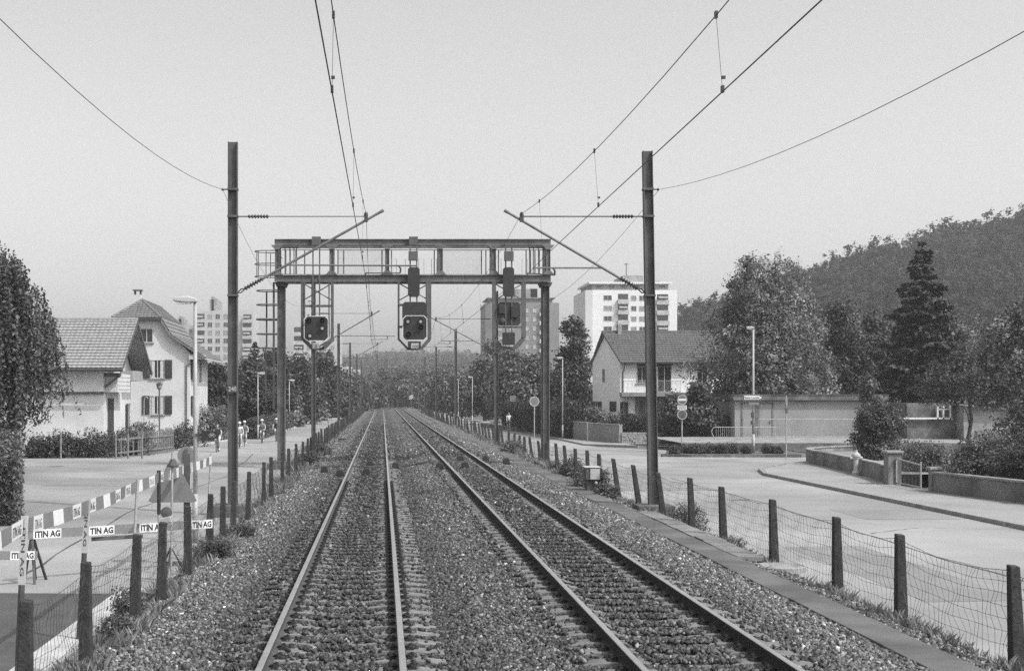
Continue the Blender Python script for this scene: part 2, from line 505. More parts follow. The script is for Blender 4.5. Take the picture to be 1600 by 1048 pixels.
# ------------------------------------------------------------------ the ground, one sheet to the horizon
ys = [-60, 0, 30, 60, 90, 120, 160, 200, 300, 500, 900, 1700, 3500]
xs = [-3000, -800, -200, -60, -20, -4.05, -3.5, 7.35, 7.75, 12, 30, 80, 200, 800, 3000]
zs = [0.17, 0.17, 0.17, 0.17, 0.17, 0.17, 0.10, 0.10, -0.03, -0.03, -0.03, -0.03, -0.03, -0.03, -0.03]
g = MB()
g.add([(x, y, z) for y in ys for x, z in zip(xs, zs)], [(j * len(xs) + i, j * len(xs) + i + 1, (j + 1) * len(xs) + i + 1, (j + 1) * len(xs) + i) for j in range(len(ys) - 1) for i in range(len(xs) - 1)])
struct("ground", g, EARTH)

def sheet(name, pts, z, mat, thick=0.0):
    mb = MB()
    if thick: mb.prismZ(pts, z - thick, z)
    else: mb.add([(x, y, z) for x, y in pts], [tuple(range(len(pts)))])
    return struct(name, mb, mat)
# left: the wide street corner that narrows to a path beside the line
sheet("road", [(-4.45, 8), (-4.45, 23.7), (-3.75, 23.7), (-3.75, 275), (-8.6, 275), (-9, 200), (-9, 133), (-11.7, 98), (-12.2, 86), (-18.2, 75), (-45, 72), (-45, 64), (-17.5, 64), (-10.6, 38), (-9.5, 28), (-9.5, 8)], 0.20, ASPH)
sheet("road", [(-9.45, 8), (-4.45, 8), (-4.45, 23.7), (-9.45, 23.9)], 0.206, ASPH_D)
kb = MB(); kb.prismZ([(-4.45, 8), (-4.02, 8), (-4.02, 24.2), (-4.45, 24.0)], 0.1, 0.235); struct("kerb", kb, CONC_L, bevel=0.015)
kb = MB(); kb.beam((-11.78, 98, 0.24), (-9.07, 133, 0.24), 0.14, 0.12); kb.beam((-9.07, 133, 0.24), (-9.07, 200, 0.24), 0.14, 0.12); kb.beam((-12.25, 86, 0.24), (-11.78, 98, 0.24), 0.14, 0.12)
struct("kerb", kb, CONC_L)
# right: the street, its side road, the pavements
sheet("road", [(7.7, 8), (16.62, 8), (16.62, 62), (17.5, 66), (19.8, 70.5), (23.5, 76), (60, 82), (60, 95), (24, 88), (17, 92), (14.2, 99), (13.5, 136), (12.2, 200), (13, 290), (20, 380), (7.7, 300), (7.7, 200)], 0.02, ASPH)
pv = [(16.75, 8), (21.2, 8), (20.6, 38), (20.25, 44), (19.5, 50), (19.5, 54), (20.7, 62.5), (21.45, 72), (20.2, 70.6), (17.6, 65.8), (16.75, 61.8)]
sheet("pavement", pv, 0.13, ASPH2, thick=0.2)
kb = MB()
kp = [(16.69, 8), (16.69, 61.9), (17.5, 65.9), (20.1, 70.9)]
for a, b in zip(kp[:-1], kp[1:]): kb.beam((a[0], a[1], 0.065), (b[0], b[1], 0.065), 0.13, 0.15)
struct("kerb", kb, KERB)
pv2 = [(14.25, 99.5), (17.4, 96.5), (17.2, 102), (15.1, 114), (14.8, 136), (13.5, 200), (12.4, 200), (13.6, 136)]
sheet("pavement", pv2, 0.12, ASPH2, thick=0.2)
kb = MB()
for a, b in zip([(17.35, 96.3), (14.18, 99.4), (13.53, 136)], [(14.18, 99.4), (13.53, 136), (12.33, 200)]): kb.beam((a[0], a[1], 0.05), (b[0], b[1], 0.05), 0.13, 0.17)
struct("kerb", kb, KERB)
gl = MB()
for a, b in zip([(14.3, 99.2), (15.4, 94), (16.6, 88)], [(15.4, 94), (16.6, 88), (16.9, 84)]): gl.beam((a[0], a[1], .012), (b[0], b[1], .012), .10, .03)
struct("gutter", gl, CONC_D)
PATCH = M("asphalt_repair", .20, rough=.9, var=.14, scale=.6, fine=.16, fscale=45, bump=.15, bscale=120)
for k, (pts_, z_) in enumerate((([(9.2, 24), (11.0, 24.2), (11.1, 33), (9.3, 32.8)], .024), ([(13.6, 40), (16.3, 40), (16.3, 43.5), (13.7, 43.6)], .024), ([(8.2, 52), (12.5, 52.3), (12.4, 54), (8.2, 53.8)], .024), ([(-12.4, 52), (-9.4, 52), (-9.2, 57), (-12.5, 57)], .204), ([(-8.4, 34), (-5.4, 34.1), (-5.4, 35.4), (-8.4, 35.2)], .204))):
    sheet("road", pts_, z_, PATCH)
def crack(pts_, z_, nm="road"):
    mb = MB(); r_ = random.Random(int(pts_[0][1] * 7)); out = []
    for (a, b) in zip(pts_[:-1], pts_[1:]):
        for i in range(8): t = i / 8; out.append((a[0] + (b[0] - a[0]) * t + r_.uniform(-.07, .07), a[1] + (b[1] - a[1]) * t + r_.uniform(-.12, .12)))
    w2 = [r_.uniform(.012, .035) for _ in out]
    n_ = len(out); mb.add([(x - w_, y, z_) for (x, y), w_ in zip(out, w2)] + [(x + w_, y, z_) for (x, y), w_ in zip(out, w2)], [(i, n_ + i, n_ + i + 1, i + 1) for i in range(n_ - 1)])
    struct(nm, mb, ASPH_D)
crack([(12.2, 14), (12.0, 30), (12.4, 46), (12.1, 62)], .0265); crack([(12.3, 36), (14.2, 37.5), (16.5, 37)], .0268); crack([(-6.6, 26), (-7.2, 40), (-6.4, 58), (-7.4, 84)], .2065); crack([(-16, 66), (-11, 62), (-6.6, 63)], .2068)
mh = MB(); mh.lathe([(.02, .19), (.36, .19), (.36, .206), (.02, .208)], (-15.2, 66.5, 0), 24); tag(mh.build("manhole_cover", CONC_D), "round dark manhole cover in the street before the garden shrubs", "manhole cover")
mh = MB(); mh.lathe([(.02, .01), (.34, .01), (.34, .026), (.02, .028)], (12.0, 47.5, 0), 24); tag(mh.build("manhole_cover", CONC_D), "round dark manhole cover in the street beside the kerbed pavement", "manhole cover")
isl = [(16.0, 81.2), (17.5, 80.6), (23.6, 80.3), (25.0, 82), (24.8, 86), (18.5, 86.5)]
sheet("pavement", isl, 0.14, EARTH, thick=0.2)
kb = MB()
for a, b in zip(isl, isl[1:] + isl[:1]): kb.beam((a[0], a[1], 0.08), (b[0], b[1], 0.08), 0.16, 0.2)
struct("kerb", kb, CONC_D)

# ------------------------------------------------------------------ ballast
BX = [-3.75, -3.4, -2.4, -1.9, 0.85, 1.3, 1.95, 4.7, 5.3, 5.97, 6.6, 7.3, 7.7]
BZ = [0.22, 0.32, 0.42, 0.432, 0.432, 0.50, 0.632, 0.632, 0.60, 0.48, 0.44, 0.30, 0.04]
def bz(x): return np.interp(x, BX, BZ)
def stain(x):
    """brake dust and rust: stones are dark along the rails and paler on the shoulders"""
    return np.interp(x, [-3.6, -2.8, -2.1, -1.6, 0.6, 1.0, 1.5, 1.9, 2.4, 4.3, 4.7, 5.2, 5.9, 7.6], [1.15, 1.1, .72, .5, .5, .62, .9, .8, .58, .6, .8, 1.05, 1.0, .95])
def ballast_mat():
    m = bpy.data.materials.new("ballast"); m.use_nodes = True
    t = m.node_tree; b = t.nodes["Principled BSDF"]; b.inputs["Roughness"].default_value = 0.9
    geo = t.nodes.new("ShaderNodeNewGeometry")
    vo = t.nodes.new("ShaderNodeTexVoronoi"); vo.inputs["Scale"].default_value = 19
    t.links.new(geo.outputs["Position"], vo.inputs["Vector"])
    bwn = t.nodes.new("ShaderNodeRGBToBW"); t.links.new(vo.outputs["Color"], bwn.inputs[0])
    mr = t.nodes.new("ShaderNodeMapRange"); mr.inputs["From Min"].default_value = 0.15; mr.inputs["From Max"].default_value = 0.9
    mr.inputs["To Min"].default_value = 0.02; mr.inputs["To Max"].default_value = 0.19
    t.links.new(bwn.outputs[0], mr.inputs["Value"])
    at = t.nodes.new("ShaderNodeAttribute"); at.attribute_name = "shade"
    x = t.nodes.new("ShaderNodeMath"); x.operation = 'MULTIPLY'
    t.links.new(mr.outputs[0], x.inputs[0]); t.links.new(at.outputs["Fac"], x.inputs[1])
    t.links.new(x.outputs[0], b.inputs["Base Color"])
    bp = t.nodes.new("ShaderNodeBump"); bp.inputs["Strength"].default_value = 1.0; bp.inputs["Distance"].default_value = 0.05; bp.invert = True
    t.links.new(vo.outputs["Distance"], bp.inputs["Height"]); t.links.new(bp.outputs[0], b.inputs["Normal"])
    return m
BALLAST = ballast_mat()
rng = np.random.default_rng(7)
gx = np.arange(-3.75, 7.71, 0.1432); gy = np.concatenate([np.arange(8, 70, 0.3), np.arange(70, 275, 2.5), np.arange(275, 600, 5)])
GX, GY = np.meshgrid(gx, gy)
OFF = np.where(GY > Y0C, (GY - Y0C) ** 2 / 1700.0, 0)
GZ = bz(GX) + 0.012 * rng.normal(size=GX.shape) * (GY < 70) + 0.005 * np.sin(GX * 1.9 + GY * 0.31) + np.interp(GY, [90, 140], [0, .06]) * (GX > -2.2) * (GX < 5)
vv = np.stack([GX + OFF, GY, GZ], -1).reshape(-1, 3)
nx = len(gx); idx = np.arange(len(gy) * nx).reshape(len(gy), nx)
ff = np.stack([idx[:-1, :-1], idx[:-1, 1:], idx[1:, 1:], idx[1:, :-1]], -1).reshape(-1, 4)
patch = 1 + 0.12 * np.sin(vv[ff[:, 0], 1] * 0.23 + vv[ff[:, 0], 0]) + 0.1 * rng.normal(size=len(ff))
o = np_mesh("ballast", vv, 4, stain(np.tile((gx[:-1] + gx[1:]) / 2, len(gy) - 1)) * patch, BALLAST, faces=ff)
tag(o, "bed of crushed stone that carries both tracks", "ballast", kind="stuff")

SL_Y0 = 13.9
def stone_field(n, y0, y1, smin, smax, seed):
    r = np.random.default_rng(seed)
    X = r.uniform(-3.6, 7.6, n); Y = r.uniform(y0, y1, n)
    ph = ((Y - SL_Y0 + 0.13) % 0.6)
    on = (ph < 0.26) & (((X > -1.8) & (X < 0.73)) | ((X > 2.04) & (X < 4.57)))
    mid = ((np.abs(X - 3.305) < 0.5) & (r.random(n) < 0.55)) | ((np.abs(X + .535) < 0.95) & (r.random(n) < 0.20))
    endl = ((X < -1.45) | ((X > 2.04) & (X < 2.2))) & (r.random(n) < 0.45)
    keep = (~on) | mid | endl | (r.random(n) < 0.03)
    for rx in (-1.29, 0.22, 2.55, 4.06): keep &= np.abs(X - rx) > 0.12
    keep &= ~((X > 5.94) & (X < 6.6))
    keep &= ~((X > 6.6) & (X < 7.2) & (Y > 26.4) & (Y < 37) & (r.random(n) < 0.95))
    keep &= ~((X > 6.7) & (r.random(n) < 0.45))
    X = X[keep]; Y = Y[keep]; on = on[keep]; k = len(X)
    s = r.uniform(smin, smax, k)
    Z = bz(X) + r.normal(size=k) * 0.012 + s * 0.12
    Z = np.where(on & (X > 1.5), 0.685 + s * 0.2, np.where(on, 0.485 + s * 0.2, Z))
    cube = np.array([[-1, -1, -1], [1, -1, -1], [1, 1, -1], [-1, 1, -1], [-1, -1, 1], [1, -1, 1], [1, 1, 1], [-1, 1, 1]], float) * 0.5
    V = cube[None] * (0.62 + 0.5 * r.random((k, 8, 1))) + 0.16 * r.normal(size=(k, 8, 3))
    V *= np.stack([np.ones(k), 0.7 + 0.35 * r.random(k), 0.5 + 0.3 * r.random(k)], 1)[:, None, :]
    q = unit(r.normal(size=(k, 4))); a, b, c, d = q.T
    tilt = 1.0
    Rm = np.stack([np.stack([1 - 2 * (c * c + d * d), 2 * (b * c - a * d), 2 * (b * d + a * c)], -1), np.stack([2 * (b * c + a * d), 1 - 2 * (b * b + d * d), 2 * (c * d - a * b)], -1), np.stack([2 * (b * d - a * c), 2 * (c * d + a * b), 1 - 2 * (b * b + c * c)], -1)], 1)
    V = np.einsum('kij,kvj->kvi', Rm, V) * s[:, None, None] + np.stack([X, Y, Z], 1)[:, None, :]
    fc = np.array([[0, 3, 2, 1], [4, 5, 6, 7], [0, 1, 5, 4], [1, 2, 6, 5], [2, 3, 7, 6], [3, 0, 4, 7]])
    Fc = (fc[None] + 8 * np.arange(k)[:, None, None]).reshape(-1, 4)
    col = np.clip(0.095 * np.exp(0.58 * r.normal(size=k)), 0.02, 0.6) * np.where(r.random(k) < .06, 1.7, 1.0) * stain(X)
    return V.reshape(-1, 3), Fc, np.repeat(col, 6)
STONE = M_leaf("ballast_stone", 1.0, trans=0.0, rough=0.85)
sv, sf, sc, k0 = [], [], [], 0
for (n, y0, y1, a, b, sd_) in ((250000, 13.0, 33, 0.022, 0.058, 1), (110000, 33, 66, 0.04, 0.075, 2), (90000, 66, 150, 0.06, 0.12, 3)):
    V, Fc, colr = stone_field(n, y0, y1, a, b, sd_)
    sv.append(V); sf.append(Fc + k0); sc.append(colr); k0 += len(V)
o = np_mesh("gravel", np.concatenate(sv), 4, np.concatenate(sc), STONE, faces=np.concatenate(sf))
tag(o, "loose grey ballast stones heaped between and beside the rails", "gravel", kind="stuff")

# ------------------------------------------------------------------ rails, sleepers
RP = [(-0.0625, 0), (0.0625, 0), (0.0625, 0.012), (0.012, 0.03), (0.009, 0.105), (0.036, 0.118), (0.036, 0.148), (0.026, 0.154), (-0.026, 0.154), (-0.036, 0.148), (-0.036, 0.118), (-0.009, 0.105), (-0.012, 0.03), (-0.0625, 0.012)]
def rail(x, ztop, label, mside):
    yy = list(np.arange(8, 60, 4.0)) + list(np.arange(60, 275, 12.0)) + list(np.arange(275, 560, 5.0))
    n = len(RP); mb = MB(); vs = []
    for y in yy:
        for a, b in RP: vs.append((x + cx(y) + a, y, ztop - 0.154 + b))
    fs = [(i * n + j, (i + 1) * n + j, (i + 1) * n + (j + 1) % n, i * n + (j + 1) % n) for i in range(len(yy) - 1) for j in range(n)]
    mb.add(vs, fs)
    mb.m = [1 if j in (6, 7, 8) else 0 for i in range(len(yy) - 1) for j in range(n)]
    o = mb.build("rail", [mside, SHINE])
    return tag(o, label, "rail", "rails")
rail(-1.29, 0.65, "outermost rail on the side of the barrier tape, shiny top and pale rusty web", RUST_L)
rail(0.22, 0.65, "shiny rail that runs almost straight up under the hanging signal with 100", RUST_L)
rail(2.55, 0.85, "dark sided rail of the slanting track, the one nearer the other track", RUST)
rail(4.06, 0.85, "dark sided rail of the slanting track, the one nearer the cable trough", RUST)

def sleeper_mesh(mb, x, y, z, full=True):
    """z: the height of the rail seat"""
    xsx = [-1.27, -1.0, -0.98, -0.52, -0.5, -0.25, 0.25, 0.5, 0.52, 0.98, 1.0, 1.27]
    zt = [-0.035, -0.005, 0, 0, -0.005, -0.035, -0.035, -0.005, 0, 0, -0.005, -0.035]
    vs = []
    for a, b in zip(xsx, zt):
        for yy, zz in ((-0.145, -0.2), (-0.125, -0.012), (-0.11, 0.0), (0.11, 0.0), (0.125, -0.012), (0.145, -0.2)):
            vs.append((x + a, y + yy, z + (b + zz if zz > -0.1 else zz)))
    k = len(xsx)
    mb.add(vs, [(i * 6 + j, i * 6 + j + 1, (i + 1) * 6 + j + 1, (i + 1) * 6 + j) for i in range(k - 1) for j in range(5)] + [tuple(range(6))[::-1], tuple(range((k - 1) * 6, k * 6))])
def clip_mesh(x, y, z):
    mb = MB(); mb.box(x - .16, x + .16, y - .08, y + .08, z - .006, z + .0035)
    for s in (-1, 1):
        mb.box(x + s * 0.115 - 0.045, x + s * 0.115 + 0.045, y - 0.075, y + 0.075, z - 0.002, z + 0.022)
        mb.tube((x + s * 0.125, y, z), (x + s * 0.125, y, z + 0.075), 0.014, 6)
        mb.tube((x + s * 0.125, y, z + 0.04), (x + s * 0.125, y, z + 0.062), 0.027, 6)
        mb.path([(x + s * 0.15, y - 0.05, z + 0.02), (x + s * 0.10, y - 0.06, z + 0.045), (x + s * 0.055, y - 0.03, z + 0.03), (x + s * 0.055, y + 0.03, z + 0.03), (x + s * 0.10, y + 0.06, z + 0.045), (x + s * 0.15, y + 0.05, z + 0.02)], 0.012, 5)
    return mb
for (tx, seat, lab, grp) in ((-0.535, 0.494, "concrete sleeper crossing under the track beside the barrier tape", "sleepers of the track on the barrier side"), (3.305, 0.694, "concrete sleeper half buried in stones under the slanting track by the cable trough", "sleepers of the track on the cable trough side")):
    mb = MB(); sleeper_mesh(mb, tx, SL_Y0, seat)
    first = tag(mb.build("sleeper", SLEEPER), lab, "sleeper", grp)
    clips = []
    for s in (-0.755, 0.755):
        c = clip_mesh(tx + s, SL_Y0, seat).build("rail_fastening", RUST, first); clips.append(c)
    for i in range(1, 150):
        c = first.copy(); COL.objects.link(c); c.location.y = i * 0.6
        if i < 60:
            for q in clips:
                d = q.copy(); COL.objects.link(d); d.parent = c
    mb = MB()
    for i in range(150, 460):
        y = SL_Y0 + i * 0.6; sleeper_mesh(mb, tx + cx(y), y, seat)
    tag(mb.build("far_sleepers", SLEEPER), "distant sleepers of the %s running on to the bend" % ("track beside the barrier tape" if tx < 0 else "track beside the cable trough"), "sleepers", kind="stuff")

# ------------------------------------------------------------------ cable trough, slabs, small trackside things
mb = MB(); rr = random.Random(3)
y = 9.0
while y < 275:
    L = 1.0
    mb.box(5.99 + rr.uniform(-.006, .006), 6.56 + rr.uniform(-.006, .006), y + 0.006, y + L - 0.006, 0.40, 0.52 + rr.uniform(-.006, .006))
    y += L
tr = tag(mb.build("cable_trough", M("trough_concrete", 0.115, var=.2, scale=1.5, fine=.15, fscale=50, bump=.3, stain=.3), bevel=0.012), "long concrete cable trough running beside the slanting track", "cable trough")
for i in range(11):
    y = 26.6 + i * 0.95
    mb = MB(); a = rr.uniform(-.02, .02)
    mb.prismZ([(6.64 + a, y), (7.12 + a, y + rr.uniform(-.02, .02)), (7.12 + a, y + 0.9), (6.64 + a, y + 0.9)], 0.40, 0.505 + rr.uniform(-.01, .01))
    tag(mb.build("concrete_slab", M("slab_concrete", 0.2, var=.2, scale=2, stain=.25), bevel=0.01), "flat concrete slab laid in a row beside the cable trough", "slab", "loose slabs beside the cable trough")
mb = MB(); mb.lathe([(0.46, 0.30), (0.46, 0.39), (0.43, 0.41)], (7.28, 26.0, 0), 28)
mb.box(7.1, 7.16, 25.9, 26.1, 0.40, 0.416)
tag(mb.build("drain_cover", CONC, smooth=False), "round pale concrete drain cover lying by the wire fence", "drain cover")
mb = MB(); mb.box(5.95, 6.95, 107, 109.2, 0.3, 0.50)
tag(mb.build("concrete_slab", CONC_D, bevel=0.02), "dark lying cover slab beyond the signal gantry by the cable trough", "slab")
mb = MB(); mb.box(-2.95, -2.45, 96, 97.2, 0.36, 0.60); mb.box(-3.0, -2.4, 95.95, 97.25, 0.6, 0.65)
tag(mb.build("junction_box", CONC_D, bevel=0.02), "low dark box lying on the ballast shoulder beyond the gantry", "box")
mb = MB(); mb.box(-3.1, -2.1, 91.5, 92.6, 0.36, 0.46)
tag(mb.build("concrete_slab", CONC, bevel=0.02), "pale slab in the ballast shoulder just before the low dark box", "slab")

e = empty("signal_box", (6.62, 45, 0.45), "small metal box with pale face on a dark pedestal by the cable trough", "box")
mb = MB(); mb.prismX([(44.8, 0.42), (45.22, 0.42), (45.18, 0.85), (44.84, 0.85)], 6.45, 6.80); mb.build("pedestal", STEEL_D, e, bevel=0.015)
mb = MB(); mb.box(6.40, 6.86, 44.74, 45.26, 0.85, 1.24); mb.build("housing", STEEL, e, bevel=0.02)
mb = MB(); mb.box(6.55, 6.845, 44.72, 44.739, 0.87, 1.21); mb.build("door_panel", CONC_L, e)
mb = MB(); mb.prismX([(44.70, 1.24), (45.30, 1.24), (45.30, 1.27), (44.70, 1.25)], 6.38, 6.88); mb.build("lid", CONC_L, e)
mb = MB(); mb.lathe([(0.03, 0), (0.05, 0.02), (0.05, 0.05), (0.02, 0.06)], (6.73, 44.70, 0.76), 10, 'y'); mb.build("cable_gland", STEEL_L, e)

def wheel_sensor(px, py, lab):
    Y = (HC - 0.60) * F / (py - VY); x = XW(px, Y); z = float(bz(x))
    e = empty("track_sensor", (x, Y, z), "small dark hooded device on a bracket beside the rails, under the gantry", "track device", "devices along the line under the gantry")
    mb = MB(); mb.box(x - .2, x + .2, Y - .08, Y + .08, z - 0.02, z + .07); mb.build("bracket", RUST, e)
    mb = MB(); mb.prismY([(x - .14, z + .07), (x + .14, z + .07), (x + .14, z + .22), (x + .08, z + .31), (x - .07, z + .31), (x - .14, z + .24)], Y - .1, Y + .1); mb.build("housing", BLACK, e, bevel=0.02)
    mb = MB(); mb.tube((x + .13, Y, z + .12), (x + .34, Y + .02, z + .02), 0.018, 6); mb.build("cable", BLACK, e)
for px, py in ((507, 733), (532, 739), (579, 725), (573, 737), (618, 727), (687, 736), (720, 724), (727, 735), (759, 724), (791, 727)):
    wheel_sensor(px, py, "")
mb = MB()
for i in range(14):
    pass
pts = [(x, 60.2 + 0.08 * math.sin(x * 2.1), float(bz(x)) + 0.06) for x in np.arange(-3.2, 7.2, 0.4)]
mb.path(pts, 0.055, 6)
tag(mb.build("cable", BLACK), "dark cable laid across both tracks between the small devices", "cable")

# ------------------------------------------------------------------ wire fences
def fence(name, posts, label, x_of, spans, mats, seed):
    """posts: (x, y, z0, height, width, lean); every post its own part, the netting another"""
    r = random.Random(seed)
    e = empty(name, (posts[0][0], posts[0][1], posts[0][2]), label, "fence")
    for (x, y, z, h, wd, lean) in posts:
        mb = MB(); wb = wd * 1.18
        vs = [(x - wb / 2, y - wb / 2, z - .1), (x + wb / 2, y - wb / 2, z - .1), (x + wb / 2, y + wb / 2, z - .1), (x - wb / 2, y + wb / 2, z - .1)]
        a = wd * 0.42; lx = x + lean; ly = y + r.uniform(-.03, .03)
        vs += [(lx - a, ly - a, z + h), (lx + a, ly - a, z + h - .01), (lx + a, ly + a, z + h), (lx - a, ly + a, z + h + .01)]
        mb.add(vs, [(3, 2, 1, 0), (4, 5, 6, 7), (0, 1, 5, 4), (1, 2, 6, 5), (2, 3, 7, 6), (3, 0, 4, 7)])
        mb.build("post", mats[0], e, bevel=0.012)
    mb = MB()
    for (p, q) in zip(posts[:-1], posts[1:]):
        if q[1] > spans: break
        L = q[1] - p[1]; near = p[1] < 40
        rad = 0.0024 if near else 0.0035
        nh = 8 if near else 6
        nv = max(3, int(L / (0.15 if near else 0.3)))
        hh = min(p[3], q[3]) - 0.12
        bow = r.uniform(-.04, .04)
        def P(t, k):
            f = (k / (nh - 1)) ** 0.85
            z = (p[2] + (q[2] - p[2]) * t) + 0.05 + hh * f - (0.05 + 0.03 * f) * math.sin(math.pi * t)
            ln = p[5] + (q[5] - p[5]) * t
            return (p[0] + (q[0] - p[0]) * t + ln * f + bow * math.sin(math.pi * t) * f + 0.015 * math.sin(9 * t + 2.1 * k + seed), p[1] + L * t + 0.035 * math.sin(7 * f + 11 * t), z + 0.007 * math.sin(17 * t + k))
        for k in range(nh):
            mb.path([P(i / 10, k) for i in range(11)], rad * (1.5 if k == nh - 1 else 1.1), 4)
        for i in range(1, nv):
            t = i / nv
            mb.path([P(t + 0.02 * math.sin(k * 1.3 + i), k) for k in range(nh)], rad, 4)
            if near:
                for k in range(1, nh - 1):
                    c = P(t + 0.02 * math.sin(k * 1.3 + i), k); mb.ball(c, .007, .007, .007, 4, 2)
    mb.build("wire_mesh", mats[1], e)
    return e
r0 = random.Random(5)
RPX = [1590, 1408, 1309, 1210, 1131, 1082, 1037, 1000, 968, 938, 919, 901, 886, 872]
LEAN = [-.04, -.03, -.03, -.03, -.05, -.06, -.16, -.20, -.20, -.05, -.04, -.06, -.12, -.1]
posts = []
for px, ln in zip(RPX, LEAN):
    Y = 7.42 * F / (px - VX); posts.append((7.42, Y, 0.29, 1.22 + r0.uniform(-.03, .03), 0.14, ln))
y = posts[-1][1] + 3.4
while y < 270:
    posts.append((7.42, y, 0.28, 1.15 + r0.uniform(-.06, .06), 0.14, r0.uniform(-.2, .02))); y += r0.uniform(3.0, 3.7)
posts.insert(0, (7.42, 13.4, 0.3, 1.2, 0.14, -.03))
fence("wire_fence", posts, "sagging wire mesh fence on leaning dark posts along the street with the kerbed pavement", None, 150, (WOOD_D, WIRE), 2)
LPX = [(38, 0.13), (134, 0.13), (210, 0.13), (252, .13), (294, .13), (328, .12), (348, .12), (364, .12), (387, .12), (412, .11), (424, .13), (441, .12), (451, .13), (462, .12), (472, .12), (480, .12)]
posts = []
for px, wd in LPX:
    Y = 3.42 * F / (VX - px); posts.append((-3.42, Y, 0.36, 1.21 + r0.uniform(-.03, .04), wd, r0.uniform(-.01, .07)))
y = posts[-1][1] + 3
while y < 270:
    posts.append((-3.42, y, 0.34, 1.2 + r0.uniform(-.08, .08), 0.13, r0.uniform(-.1, .1))); y += r0.uniform(2.2, 3.2)
fence("wire_fence", posts, "fence of thick dark posts and netting behind the barrier tape and along the cycle path", None, 130, (WOOD_D, WIRE), 4)
# the short row of pale uprights between path and line, past the gantry
e = empty("board_fence", (-3.6, 100, 0.3), "short stretch of upright grey boards in the fence beside the cycle path", "fence")
mb = MB()
for i in range(16): mb.box(-3.6 - .05, -3.6 + .05, 100 + i * 1.25 + r0.uniform(-.05, .05), 100.35 + i * 1.25, 0.2, 1.45 + r0.uniform(-.05, .05))
mb.build("board", WOOD, e)
mb = MB(); mb.box(-3.54, -3.50, 99.8, 119.6, 0.5, 0.58); mb.box(-3.54, -3.50, 99.8, 119.6, 1.1, 1.18); mb.build("rail_batten", WOOD, e)

